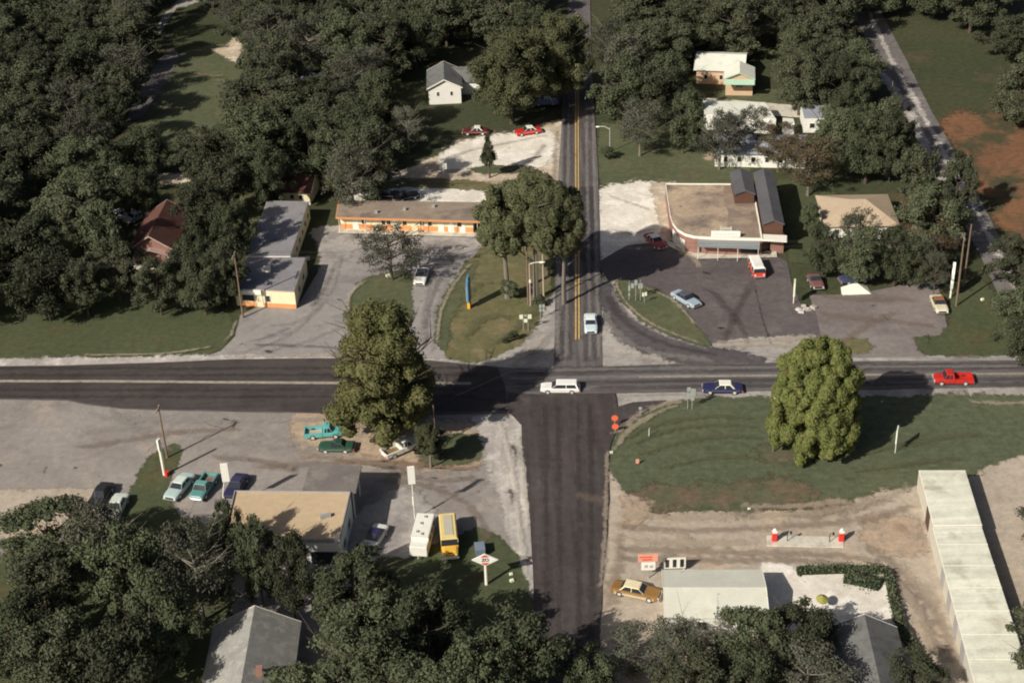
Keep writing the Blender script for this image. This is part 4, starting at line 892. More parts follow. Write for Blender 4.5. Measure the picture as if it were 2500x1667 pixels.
MB().hexa([aw0 + nn * .06 + Vector((0, 0, 2.7)), aw1 + nn * .06 + Vector((0, 0, 2.7)), aw1 + nn * 1.9 + Vector((0, 0, 2.3)), aw0 + nn * 1.9 + Vector((0, 0, 2.3))],
          [aw0 + nn * .06 + Vector((0, 0, 2.78)), aw1 + nn * .06 + Vector((0, 0, 2.78)), aw1 + nn * 1.9 + Vector((0, 0, 2.4)), aw0 + nn * 1.9 + Vector((0, 0, 2.4))]).build('awning', 'awning_grey', o)
wallbox(A, B, .02, .96, .5, 2.3, .03, .05).build('shop_window', 'glass', o)
for t in (.01, .33, .65, .98):
    q = aw0.lerp(aw1, t) + nn * 1.85; MB().tube([(q.x, q.y, .1), (q.x, q.y, 2.3)], .05, 6).build('post', 'trim_white', o)
for t in (.2, .5, .8): door(o, W[4], W[5], t, 2.1, .9)
wallbox(W[3], W[4], .1, .9, .2, 2.3, .03, .06).build('shop_window', 'wall_white', o)
# eave and brick pier to the right
p0, p1 = G(1862, 584, 3.15) - c, G(1921, 587, 3.15) - c; p0.z = p1.z = 0
q = MB().prism([(v.x, v.y) for v in (p0 + nn * .02, p1 + nn * .02, p1 - nn * 1.8, p0 - nn * 1.8)], 2.8, 3.12); q.build('eave', 'trim_white', o)
q0, q1 = G(1880, 618) - c, G(1912, 618) - c
MB().prism([(v.x, v.y) for v in (q0, q1, q1 - nn * 2, q0 - nn * 2)], 0, 2.79).build('pier', 'wall_brick', o)
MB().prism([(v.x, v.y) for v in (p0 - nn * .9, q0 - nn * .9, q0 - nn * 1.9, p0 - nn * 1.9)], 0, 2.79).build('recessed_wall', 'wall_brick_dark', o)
# roof sign
s0, s1 = G(1736, 577, 3.3), G(1807, 578, 3.3); sc0 = (s0 + s1) / 2
sg = thing('store_sign', 'long white sign board standing on the store eave, smaller board above', 'sign', (sc0.x, sc0.y, 3.27), math.atan2((s1 - s0).y, (s1 - s0).x))
wd = (s1 - s0).length
MB().box((0, 0, .5), (wd, .18, 1.0)).build('sign_board', 'sign_white', sg)
MB().box((-.0, .25, 1.3), (wd * .42, .1, .4)).build('upper_board', 'ink_faint', sg)
for t in (-.18, .18): MB().box((wd * t, .36, .8), (.1, .1, 1.6)).build('post', 'trim_white', sg)
m = MB()
for k in range(9): m.box((-wd * .36 + wd * .09 * k, -.10, .5 if k % 2 else .45), (wd * .05, .02, .34))
m.box((0, -.10, .34), (wd * .78, .018, .03)); m.build('lettering', 'letter_faint', sg)
# tall gabled roofs behind the store
def gab(name, label, f, b, w_, eave, ridge, wall, roof, ov=.2):
    return house_at(name, label, f[0], f[1], b[0], b[1], w_, eave, ridge, wall, roof, ov=ov, trim='roof_charcoal', cat='building')
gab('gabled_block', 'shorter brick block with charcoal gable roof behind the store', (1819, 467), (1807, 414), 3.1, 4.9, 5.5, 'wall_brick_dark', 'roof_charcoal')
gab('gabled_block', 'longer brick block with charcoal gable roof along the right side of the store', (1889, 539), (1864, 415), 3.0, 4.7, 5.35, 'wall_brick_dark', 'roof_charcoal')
sheet('sidewalk', [(1702, 614), (1895, 616), (1897, 632), (1700, 636)], 'concrete', .13, .0)
sheet('sidewalk', [(1626, 590), (1650, 597), (1690, 612), (1702, 614), (1700, 634), (1672, 622), (1632, 604)], 'concrete', .10, .03)
# gas station south-west
o, W, c = flat_building('gas_station', 'gas station with broad tan flat roof, partly in tree shade',
    [(545, 1318), (829, 1320), (856, 1203), (573, 1200)], 4.2, 'wall_white', 'roof_tan', 'wall_grey', over=0, fas=.3, parapet=.22, cat='gas station')
for t in (.08, .3, .52): wallbox(W[0], W[1], t, t + .17, .1, 3.0, .05, .05).build('garage_door', 'wall_grey', o)
wallbox(W[0], W[1], .74, .96, .8, 2.6, .05, .05).build('shop_window', 'glass', o)
for t in (.2, .6): window(o, W[1], W[2], t, t + .15, 1.2, 2.4)
MB().box((4.6, -.6, 4.45), (1.3, .5, .4), .3).build('roof_unit', 'steel_grey', o)
MB().box((W[1].x - .3, W[1].y + .2, 4.3), (.6, .6, .5)).build('corner_lamp', 'lamp_glass', o)
P = [G(738, 1197, 4.4), G(869, 1199, 4.4), G(883, 1136, 4.4), G(756, 1134, 4.4)]; cc = ctr(P); cc.z = 0
cn = thing('pump_canopy', 'grey flat canopy reaching from the tan-roofed gas station towards the highway', 'canopy', cc)
MB().prism([(p.x - cc.x, p.y - cc.y) for p in P], 4.1, 4.4).build('roof', 'roof_canopy', cn)
for i in (2, 3):
    q = (P[i] - cc) * .85; MB().tube([(q.x, q.y, 0), (q.x, q.y, 4.1)], .1, 8).build('post', 'trim_white', cn)
for i in (0, 1):
    q = (P[i] - cc) * .85; MB().tube([(q.x, q.y, 0), (q.x, q.y, 4.1)], .1, 8).build('post', 'trim_white', cn)
# roadside café south-east
a, b = G(1620, 1436, 3.5), G(1870, 1436, 3.5); d = b - a; c = (a + b) / 2
o = gable_building('roadside_building', 'low roadside building with cream-white roof near the brown car', c, 7.6, d.length - .6, 2.7, 3.5, math.atan2(d.y, d.x) - math.pi / 2, 'wall_white', 'roof_cafe', over=.3, cat='building')
hl = d.length / 2 - .3
P, Q = Vector((3.8, -hl, 0)), Vector((3.8, hl, 0))
P, Q = Vector((3.8, -hl, 0)), Vector((3.8, hl, 0))
for t in (.1, .3, .7): window(o, P, Q, t, t + .1, .9, 2.1)
door(o, P, Q, .5)
window(o, Vector((3.8, hl, 0)), Vector((-3.8, hl, 0)), .3, .5, .9, 2.1)
p = G(1646, 1396)
o = thing('display_board', 'white framed board with three dark panes standing behind the roadside building', 'board', p, 0)
MB().box((0, 0, 1.35), (2.6, .12, 1.5)).build('frame', 'trim_white', o)
for k in (-.85, 0, .85): MB().box((k, -.08, 1.35), (.42, .05, 1.1)).build('pane', 'glass', o)
for k in (-1.1, 1.1): MB().box((k, .1, .6), (.1, .1, 1.2)).build('post', 'trim_white', o)
# long pale metal-roofed building
o, W, c = flat_building('storage_building', 'upper part of the long pale-roofed building at the right, by the field',
    [(2279, 1283), (2398, 1281), (2357, 1147), (2243, 1147)], 2.7, 'wall_shed', 'roof_metal', 'trim_white', over=0, fas=.12)
wallbox(W[3], W[0], .62, .8, .1, 2.4, .05, .06).build('garage_door', 'wall_brick_dark', o)
o, W, c = flat_building('storage_building', 'lower part of the long pale-roofed building running off the bottom right corner',
    [(2385, 1690), (2530, 1690), (2397, 1285), (2277, 1286)], 2.6, 'wall_shed', 'roof_metal', 'trim_white', over=0, fas=.12)
for t in (.25, .4, .55, .7): wallbox(W[3], W[0], t, t + .06, .1, 2.3, .05, .06).build('garage_door', 'wall_grey', o)
for k in range(6):
    q = (W[3].lerp(W[0], .12 + k * .14), W[2].lerp(W[1], .12 + k * .14)); dd = (q[1] - q[0]); dd.normalize()
    m = MB(); m.tube([q[0] + Vector((0, 0, 2.64)), q[1] + Vector((0, 0, 2.64))], .05, 6); m.build('roof_seam', 'roof_cafe', o)
# bottom roofs
o = house_at('grey_shingle_house', 'house with grey shingle gable roof at the bottom, left of centre', 578, 1735, 622, 1481, 8.6, 2.9, 5.2, 'wall_white', 'roof_shingle', ov=.5)
MB().box((1.6, -2.0, 5.0), (.7, .7, 1.0)).build('chimney', 'wall_brick', o)
o = house_at('dark_roofed_house', 'house with dark slate gable roof in the lower right, by the pale yard', 2160, 1720, 2110, 1502, 6.4, 2.8, 4.4, 'wall_white', 'roof_slate', ov=.4)
# tent
p = G(2092, 720)
o = thing('white_tent', 'small white pointed tent at the back of the east parking lot', 'tent', p)
m = MB(); m.add([(-2.3, -.2, 0), (2.3, -.2, 0), (2.0, 2.2, .2), (-2.0, 2.2, .2), (-.5, 1.4, 1.2), (.3, 1.4, 1.2)], [(0, 1, 5, 4), (1, 2, 5), (2, 3, 4, 5), (3, 0, 4), (0, 3, 2, 1)]); m.build('canvas', 'roof_white', o)
MB().tube([(-.1, 1.4, 0), (-.1, 1.4, 1.5)], .05, 6).build('pole', 'steel_grey', o)

# ------------------------------------------------------------------ vehicles
def loft(secs):
    """secs: list of (x, halfwidth, z0, zside, ztop); returns MB of a closed body"""
    m = MB(); n = len(secs); K = 10
    for x, w_, z0, zs, zt in secs:
        pr = [(w_ * .9, z0), (w_, z0 + .12), (w_ * 1.0, (z0 + zs) / 2 + .05), (w_ * .97, zs), (w_ * .72, zt), (-w_ * .72, zt), (-w_ * .97, zs), (-w_, (z0 + zs) / 2 + .05), (-w_, z0 + .12), (-w_ * .9, z0)]
        m.v += [(x, a, b) for a, b in pr]
    for i in range(n - 1):
        for j in range(K):
            a, b = i * K + j, i * K + (j + 1) % K; m.f.append((a, b, b + K, a + K))
    m.f.append(tuple(range(K - 1, -1, -1))); m.f.append(tuple((n - 1) * K + j for j in range(K)))
    return m
def wheels(par, xs, hw, r=.36):
    for x in xs:
        for s in (-1, 1):
            y = s * (hw - .09)
            wme = MB().tube([(x, y - .11, r), (x, y + .11, r)], r, 14).build('wheel', 'tyre', par)
            MB().tube([(x, y + s * .10, r), (x, y + s * .125, r)], r * .62, 12).build('hubcap', 'hub', wme)
def lights(par, xf, xr, hw, z, big=.1):
    for s in (-1, 1):
        MB().tube([(xf - .05, s * hw * .74, z), (xf + .05, s * hw * .74, z)], big, 10).build('headlight', 'lamp_glass', par)
        MB().box((xr - .0, s * hw * .72, z), (.1, .32, .13)).build('tail_light', 'pump_red', par)
def greenhouse(par, x0, x1, t0, t1, wb, wt, zb, zt, roofmat, bodymat, pill=True):
    b4 = [(x0, -wb, zb), (x1, -wb, zb), (x1, wb, zb), (x0, wb, zb)]; t4 = [(t0, -wt, zt), (t1, -wt, zt), (t1, wt, zt), (t0, wt, zt)]
    MB().hexa(b4, t4).build('windows', 'glass', par)
    r = MB(); e = .05
    r.hexa([(t0 - e, -wt - e, zt), (t1 + e, -wt - e, zt), (t1 + e, wt + e, zt), (t0 - e, wt + e, zt)], [(t0 + .06, -wt + .04, zt + .07), (t1 - .06, -wt + .04, zt + .07), (t1 - .06, wt - .04, zt + .07), (t0 + .06, wt - .04, zt + .07)])
    for s in (-1, 1):
        for a, b in (((x0, zb), (t0, zt)), ((x1, zb), (t1, zt))):
            p = Vector((a[0], s * wb, a[1])); q = Vector((b[0], s * wt, b[1])); wd = .2 if a[0] == x0 else .07
            u = Vector((wd if a[0] == x0 else -wd, 0, 0)); o_ = Vector((0, s * .03, .0))
            r.add([p + o_, p + u + o_, q + u + o_, q + o_, p, p + u, q + u, q], [(0, 1, 2, 3), (7, 6, 5, 4), (0, 4, 5, 1), (1, 5, 6, 2), (2, 6, 7, 3), (3, 7, 4, 0)])
        xm = (t0 + t1) / 2
        p = Vector((xm, s * wb, zb)); q = Vector((xm, s * wt, zt)); u = Vector((.08, 0, 0)); o_ = Vector((0, s * .03, 0))
        r.add([p + o_, p + u + o_, q + u + o_, q + o_, p, p + u, q + u, q], [(0, 1, 2, 3), (7, 6, 5, 4), (0, 4, 5, 1), (1, 5, 6, 2), (2, 6, 7, 3), (3, 7, 4, 0)])
    r.build('roof', roofmat, par)
def place(name, label, rear, front, group, cat='car', z=.6):
    a, b = G(rear[0], rear[1], z), G(front[0], front[1], z); d = b - a; c = (a + b) / 2
    return thing(name, label, cat, (c.x, c.y, .07), math.atan2(d.y, d.x), group), d.length
def bumpers(par, xf, xr, hw, z=.42):
    for x in (xf, xr): MB().box((x, 0, z), (.14, hw * 1.96, .17)).build('bumper', 'chrome', par, bevel=.03)
def sedan(rear, front, body, roof, label, L_=5.2, wagon=False, hard=True, name='parked_car', group='parked cars', two=None):
    o, ln = place(name, label, rear, front, group); bm_, rm = paint(body), paint(roof)
    h = L_ / 2; hw = .96
    sec = [(-h, .84, .38, .68, .78), (-h + .12, .92, .32, .82, .9), (-h + .7, hw, .26, .88, .95), (-h + 1.3, hw, .24, .88, .96), (0, hw, .24, .88, .95), (h - 1.75, hw, .24, .87, .95), (h - .7, hw * .99, .25, .84, .91), (h - .15, .90, .32, .76, .86), (h, .84, .38, .66, .76)]
    loft(sec).build('body', bm_, o, smooth=False)
    if wagon: greenhouse(o, -h + .18, h - 1.45, -h + .42, h - 2.15, .84, .70, .92, 1.42, rm, bm_)
    else: greenhouse(o, -h + 1.0, h - 1.6, -h + 1.5, h - 2.25, .82, .66, .92, 1.38, rm, bm_)
    MB().box((h + .005, 0, .60), (.05, 1.1, .2)).build('grille', 'dark_void', o)
    m = MB()
    for s in (-1, 1): m.box((0, s * (hw + .004), .66), (L_ * .86, .03, .05))
    m.build('side_trim', 'chrome', o)
    bumpers(o, h + .05, -h - .05, hw); lights(o, h, -h, hw, .62); wheels(o, (-h + 1.05, h - .95), hw)
    if two: # second tone on lower sides
        m = MB()
        for s in (-1, 1): m.box((0, s * (hw + .002), .45), (L_ * .84, .025, .22))
        m.build('lower_panel', paint(two), o)
    return o
def pickup(rear, front, body, roof, label, L_=5.2, load=None, name='pickup_truck', group='pickup trucks', gate=True):
    o, ln = place(name, label, rear, front, group, 'pickup truck'); bm_, rm = paint(body), paint(roof)
    h = L_ / 2; hw = .98
    sec = [(-.05, hw, .34, .95, 1.02), (h - 1.5, hw, .34, .95, 1.05), (h - .6, hw * .97, .34, .92, 1.02), (h - .1, .9, .4, .84, .96), (h, .84, .45, .74, .86)]
    loft(sec).build('body', bm_, o)
    greenhouse(o, -.02, h - 1.2, .08, h - 1.6, .84, .72, 1.0, 1.62, rm, bm_)
    b = MB(); x0, x1 = -h, -.1; xm = (x0 + x1) / 2; lb = x1 - x0
    b.box((xm, hw - .09, .70), (lb, .18, .60)); b.box((xm, -hw + .09, .70), (lb, .18, .60))
    b.box((x0 + .05, 0, .70), (.1, 2 * hw - .364, .58)); b.box((x1 - .05, 0, .72), (.1, 2 * hw - .364, .62)); b.box((xm, 0, .45), (lb - .204, 2 * hw - .364, .1))
    b.build('cargo_bed', bm_, o)
    MB().box((xm, 0, .515), (lb - .3, 2 * hw - .5, .02)).build('bed_floor', paint(load or (.25, .18, .13)), o)
    MB().box((h + .005, 0, .68), (.05, 1.2, .22)).build('grille', 'chrome', o)
    bumpers(o, h + .05, -h - .05, hw, .48); lights(o, h, -h, hw, .70); wheels(o, (-h + 1.1, h - .9), hw, .38)
    return o
CARS = 'cars on the road'
sedan((1414, 946), (1322, 946), (.86, .86, .84), (.88, .88, .86), 'white station wagon crossing the junction', 5.3, True, name='station_wagon', group=CARS)
sedan((1812, 947), (1715, 947), (.030, .032, .10), (.85, .84, .74), 'dark blue car with cream-white roof on the east highway', 5.3, name='car', group=CARS)
pickup((2373, 925), (2281, 925), (.55, .030, .022), (.55, .03, .022), 'red pickup truck at the right end of the highway', 5.2, load=(.50, .035, .028), group=CARS)
sedan((1441, 764), (1443, 817), (.62, .74, .80), (.80, .87, .88), 'pale blue-white car driving down the road to the junction', 5.1, name='car', group=CARS)
sedan((1040, 943), (945, 943), (.30, .62, .42), (.38, .70, .50), 'mint green car on the highway under the large yellow-green tree', 5.1, name='car', group=CARS)
sedan((1638, 708), (1712, 752), (.36, .45, .53), (.10, .10, .13), 'light blue car with dark roof beside the grass island', 5.2, group='cars at the store')
sedan((1575, 566), (1626, 612), (.30, .035, .04), (.86, .84, .76), 'dark red car with white roof at the left of the store', 5.1, group='cars at the store')
sedan((1034, 655), (1023, 695), (.84, .83, .78), (.10, .11, .12), 'white car with dark cabin under the twiggy tree', 5.0, group='cars at the motel')
pickup((743, 1058), (837, 1052), (.12, .43, .42), (.14, .46, .44), 'turquoise pickup truck beside the dark green car', 5.0, load=(.50, .40, .32))
sedan((863, 1090), (780, 1090), (.035, .09, .055), (.03, .07, .045), 'dark green car below the turquoise pickup', 4.6, group='cars by the gas station')
pickup((934, 1112), (1022, 1076), (.80, .80, .72), (.80, .80, .72), 'white pickup truck with brown bed under the large tree', 5.2, load=(.22, .15, .08))
sedan((463, 1158), (413, 1218), (.45, .58, .56), (.62, .72, .66), 'pale grey-green car near the leaning white sign pole', 5.3, group='cars by the gas station')
pickup((517, 1160), (478, 1218), (.12, .30, .29), (.14, .34, .32), 'teal pickup truck between two parked cars', 5.2, load=(.20, .13, .11))
sedan((592, 1160), (560, 1215), (.035, .035, .08), (.05, .05, .10), 'dark blue car beside the left wall of the gas station', 5.0, group='cars by the gas station')
sedan((300, 1207), (268, 1268), (.60, .66, .60), (.62, .68, .60), 'pale car on the left below the grass wedge', 5.0, group='cars by the gas station')
sedan((264, 1180), (226, 1240), (.03, .03, .03), (.03, .03, .03), 'black car at the far left edge of the dirt', 5.1, group='cars by the gas station')
sedan((932, 1284), (893, 1345), (.72, .74, .72), (.035, .035, .09), 'white car shaded by the gas station, that shade painted dark blue on its roof', 5.1, group='cars by the gas station')  # dark blue roof colour holds the shade cast by the building
sedan((1498, 1430), (1608, 1453), (.26, .145, .045), (.78, .70, .46), 'brown and gold car with cream roof by the south road', 5.5, group='cars by the gas station', two=(.62, .50, .30))
sedan((1984, 674), (1998, 702), (.20, .10, .10), (.14, .09, .10), 'small maroon car half under the trees beside the white tent', 4.0, group='cars at the east lot')
sedan((2283, 722), (2302, 764), (.66, .62, .46), (.30, .13, .06), 'cream car with brown roof beside the forked bare tree', 4.8, group='cars at the east lot')
sedan((1320, 316), (1258, 325), (.55, .03, .02), (.86, .85, .80), 'bright red car with white roof on the white gravel yard', 4.9, group='cars on the gravel yard')
sedan((1190, 320), (1132, 321), (.12, .018, .018), (.80, .78, .72), 'dark red car in tree shade at the top of the gravel yard', 4.8, group='cars on the gravel yard')
sedan((920, 476), (968, 474), (.012, .012, .014), (.012, .012, .014), 'left black car behind the motel', 4.6, group='cars on the gravel yard')
sedan((975, 483), (1010, 476), (.012, .012, .014), (.014, .014, .016), 'right black car behind the motel', 4.4, group='cars on the gravel yard')
sedan((275, 530), (312, 520), (.55, .60, .58), (.60, .64, .60), 'pale car on the left among the trees beyond the red-gabled house', 4.8, group='cars among the trees')
sedan((320, 535), (350, 522), (.40, .46, .46), (.66, .70, .68), 'pale grey car on the right among the trees beyond the red-gabled house', 4.8, group='cars among the trees')
sedan((715, 185), (750, 172), (.72, .78, .76), (.76, .80, .76), 'white car in the far wood clearing', 4.8, group='cars among the trees')
sedan((745, 192), (785, 184), (.14, .15, .34), (.35, .38, .55), 'blue car in the far wood clearing', 4.8, group='cars among the trees')
sedan((1345, 248), (1318, 250), (.20, .22, .50), (.66, .72, .60), 'blue car with pale roof in the road shade below the dark tree', 4.8, group='cars among the trees')
sedan((2070, 682), (2102, 678), (.05, .07, .13), (.06, .07, .12), 'dark blue car behind the white tent', 4.6, group='cars at the east lot')

def van(rear, front, label):
    o, ln = place('van', label, rear, front, 'cars at the store', 'van', .8); L_ = 4.7; h = L_ / 2
    m = MB(); m.hexa([(-h, -.92, .35), (h, -.92, .35), (h, .92, .35), (-h, .92, .35)], [(-h + .02, -.95, 1.1), (h - .02, -.95, 1.1), (h - .02, .95, 1.1), (-h + .02, .95, 1.1)]); m.build('body', paint((.66, .075, .04)), o, bevel=.06)
    MB().hexa([(-h + .05, -.92, 1.1), (h - .06, -.92, 1.1), (h - .06, .92, 1.1), (-h + .05, .92, 1.1)], [(-h + .14, -.84, 1.72), (h - .28, -.84, 1.72), (h - .28, .84, 1.72), (-h + .14, .84, 1.72)]).build('windows', 'glass', o)
    r = MB(); r.hexa([(-h + .1, -.88, 1.725), (h - .24, -.88, 1.725), (h - .24, .88, 1.725), (-h + .1, .88, 1.725)], [(-h + .3, -.72, 1.92), (h - .45, -.72, 1.92), (h - .45, .72, 1.92), (-h + .3, .72, 1.92)])
    for s in (-1, 1):
        for x in (-h + .1, -.7, .5, h - .3): r.box((x, s * .9, 1.41), (.12, .06, .62))
    r.build('roof', paint((.86, .86, .80)), o)
    bumpers(o, h + .06, -h - .06, .9, .45); lights(o, h, -h, .9, .75, .13); wheels(o, (-h + .95, h - .9), .95, .34)
van((1838, 632), (1857, 678), 'red van with long white roof parked at the store front')
def yellow_bus(rear, front, label):
    o, ln = place('school_bus', label, rear, front, None, 'bus', 1.0); ye = paint((.74, .44, .065)); L_ = 6.2; h = L_ / 2
    m = MB(); m.hexa([(-h, -1.02, .45), (h - 1.1, -1.02, .45), (h - 1.1, 1.02, .45), (-h, 1.02, .45)], [(-h + .04, -1.02, 1.45), (h - 1.1, -1.02, 1.45), (h - 1.1, 1.02, 1.45), (-h + .04, 1.02, 1.45)])
    m.build('body', ye, o)
    MB().hexa([(-h + .05, -.99, 1.453), (h - 1.12, -.99, 1.453), (h - 1.12, .99, 1.453), (-h + .05, .99, 1.453)], [(-h + .08, -.95, 2.2), (h - 1.35, -.95, 2.2), (h - 1.35, .95, 2.2), (-h + .08, .95, 2.2)]).build('windows', 'glass', o)
    r = MB(); r.hexa([(-h, -1.02, 2.203), (h - 1.3, -1.02, 2.203), (h - 1.3, 1.02, 2.203), (-h, 1.02, 2.203)], [(-h + .08, -.86, 2.42), (h - 1.36, -.86, 2.42), (h - 1.36, .86, 2.42), (-h + .08, .86, 2.42)])
    for s in (-1, 1):
        for x in np.linspace(-h + .1, h - 1.3, 6): r.box((float(x), s * .99, 1.83), (.12, .07, .74))
    r.build('roof', paint((.78, .62, .26)), o)
    MB().box((-.7, 0, 2.45), (L_ - 2.3, 1.05, .05)).build('roof_panel', paint((.52, .50, .40)), o)
    loft([(h - 1.1, .98, .45, 1.3, 1.42), (h - .3, .92, .45, 1.15, 1.3), (h, .84, .5, 1.0, 1.15)]).build('hood', ye, o)
    MB().box((h - .1, 0, 1.22), (.3, .5, .02)).build('hood_vent', 'dark_void', o)
    for x in (h + .08, -h - .08): MB().box((x, 0, .58), (.2, 2.0, .22)).build('bumper', 'trim_white', o)
    lights(o, h, -h, .9, .9, .12); wheels(o, (-h + 1.3, h - .9), 1.0, .42)
yellow_bus((1092, 1265), (1101, 1366), 'yellow bus with dark windscreen beside the white camper trailer')
o, ln = place('camper_trailer', 'white camper trailer with roof vents between the gas station and the yellow bus', (1042, 1272), (1021, 1352), None, 'trailer', 1.0)
MB().box((-.7, 0, 1.35), (4.6, 2.15, 1.9)).build('body', paint((.86, .86, .78)), o, bevel=.1)
MB().box((2.3, 0, 1.1), (1.3, 2.1, 1.4)).build('front_section', paint((.84, .84, .76)), o, bevel=.1)
for x, y in ((-2.2, .1), (-.9, -.2), (1.1, .2), (.7, -.4)): MB().box((x, y, 2.36), (.4, .3, .12)).build('roof_vent', 'steel_grey', o)
MB().box((1.62, 0, 2.32), (.06, 2.0, .04)).build('roof_seam', 'ink_faint', o)
for s in (-1, 1):
    for x in (-2, -.6, .8): MB().box((x, s * 1.09, 1.6), (.8, .04, .5)).build('window', 'glass', o)
wheels(o, (-1.2, 1.6), 1.0, .36); MB().box((3.2, 0, .5), (.6, .12, .12)).build('tow_bar', 'steel_grey', o)
p = G(1172, 1352)
o = thing('metal_bin', 'blue-grey metal bin just behind the red and white diamond sign', 'bin', p, .1)
MB().box((0, 0, .62), (1.1, 1.5, 1.1), 0, -.06).build('body', paint((.17, .21, .27)), o); MB().box((0, 0, 1.2), (1.2, 1.6, .06)).build('lid', paint((.20, .25, .32)), o)
p = G(935, 434)
o = thing('propane_tank', 'white oval gas tank on the sandy bank above the black cars', 'tank', p, .0)
MB().ball((0, 0, .95), (1.1, .62, .6), 14, 8).build('tank', 'sign_white', o, smooth=True)
for s in (-.6, .6): MB().box((s, 0, .25), (.15, .8, .5)).build('leg', 'steel_grey', o)

# ------------------------------------------------------------------ poles, lamps, wires
def pole(base, h, label, mat='wood_pole', r=.16, arms=(), lean=(0, 0), name='utility_pole', cat='utility pole', az=0.0):
    p = G(*base); o = thing(name, label, cat, p, az)
    MB().tube([(0, 0, 0), (lean[0] * h, lean[1] * h, h)], [r, r * .65], 8).build('pole', mat, o)
    for z, l_ in arms:
        MB().box((lean[0] * z, lean[1] * z + .12, z), (l_, .12, .14)).build('crossarm', mat, o)
        for k in (-.42, -.2, .2, .42):
            MB().tube([(lean[0] * z + l_ * k, lean[1] * z + .12, z + .07), (lean[0] * z + l_ * k, lean[1] * z + .12, z + .27)], .06, 6).build('insulator', 'steel_grey', o)
    return o
AZ = RA + math.pi / 2
pole((594, 776), 11, 'utility pole with crossarm beside the grey front office', arms=((10.5, 2.4),), az=AZ)
pole((409, 1118), 8.0, 'dark utility pole beside the leaning white sign at the lower left lot', arms=((7.6, 1.6),), az=AZ)
pole((1290, 743), 10.3, 'utility pole with white street lamp above the junction lawn', arms=((10.0, 2.2),), az=AZ)
pole((1328, 742), 9.6, 'pale utility pole close to the left edge of the yellow-lined road', mat='wood_pale', az=AZ)
pole((2334, 749), 12, 'leaning brown utility pole right of the tall white sign', lean=(.03, 0), arms=((11.3, 2.2),), az=AZ)
pole((2352, 700), 10.5, 'second brown pole just behind the leaning one at the right', az=AZ)
pole((1065, 1092), 6.6, 'thin pole in front of the large yellow-green tree', r=.11)
pole((1887, 1105), 8.3, 'thin dark pole with white lamp left of the maple', r=.10, name='lamp_post', cat='lamp post')
q = G(1887, 1105); MB().ball((0, 0, 8.35), (.3, .3, .25), 10, 6).build('lamp_head', 'lamp_glass', [x for x in bpy.data.objects if x.name.startswith('lamp_post')][-1])
pole((2174, 262), 5.2, 'brown pole at the left edge of the north-east highway', r=.14)
pole((368, 505), 5.5, 'thin pole behind the red-gabled house', r=.12, mat='steel_grey')
pole((348, 118), 6.2, 'thin pole by the far left street', r=.14, mat='wood_pale')
pole((1670, 232), 3.2, 'short white post on the far right lawn', r=.16, mat='trim_white')
pole((2215, 700), 5, 'short pole behind the tan car', r=.1, mat='wood_pale')
def lamp(base, h, reach, ang, label, head='lamp_glass'):
    p = G(*base); o = thing('street_lamp', label, 'street lamp', p, ang, 'street lamps')
    MB().tube([(0, 0, 0), (0, 0, h)], [.11, .08], 8).build('pole', 'steel_grey', o)
    MB().tube([(0, 0, h - .3), (-reach * .5, 0, h + .25), (-reach, 0, h + .3)], .05, 6).build('arm', 'lamp_glass', o)
    MB().ball((-reach - .25, 0, h + .25), (.42, .18, .14), 10, 6).build('lamp_head', head, o)
lamp((1489, 372), 4.8, 1.9, 0, 'street lamp on the lawn right of the far road')
p = G(1292, 744)
o = thing('street_lamp', 'street lamp on the junction lawn reaching right towards the road', 'street lamp', (p.x + .2, p.y - .4, 0), 0, 'street lamps')
MB().tube([(0, 0, 0), (0, 0, 7.2)], [.12, .09], 8).build('pole', 'trim_pink', o)
MB().tube([(0, 0, 7.1), (.7, 0, 7.35), (1.6, 0, 7.4)], .06, 6).build('arm', 'lamp_glass', o)
MB().ball((1.9, 0, 7.35), (.48, .22, .16), 10, 6).build('lamp_head', 'lamp_glass', o)
MB().box((.0, -.12, 4.3), (.3, .2, .45)).build('control_box', 'lamp_glass', o)
# wires across the view
def pt(base, h, dx=0): p = G(*base); return Vector((p.x + dx * math.cos(AZ), p.y + dx * math.sin(AZ), h))
def wire(pts, label, sag=.8, r=.014, group='power lines'):
    m = MB(); P = []
    for a, b in zip(pts[:-1], pts[1:]):
        for k in range(14):
            t = k / 14; q = a.lerp(b, t); q.z -= sag * 4 * t * (1 - t) * min(1, (b - a).length / 40); P.append(q)
    P.append(pts[-1]); c = P[0].copy()
    o = m.tube([p - c for p in P], r, 5).build('power_line', 'wire', None, loc=c); tag(o, label, 'wire', group)
names = ['topmost', 'second', 'third', 'lowest']
for i, dx in enumerate((-1.0, -.48, .48, 1.0)):
    ps = [pt((594, 776), 10.9, dx), pt((1290, 743), 10.3, dx), pt((2334, 749), 11.6, dx)]
    e0 = ps[0] + (ps[0] - ps[1]); e0.z = 11; e1 = ps[2] + (ps[2] - ps[1]); e1.z = 11
    wire([e0] + ps + [e1], '%s of four power lines crossing above the motel front and the store lot' % names[i])
wire([pt((1065, 1092), 6.5), pt((1490, 900), 7.5)], 'thin wire running from the thin pole over the junction', .4, .018)

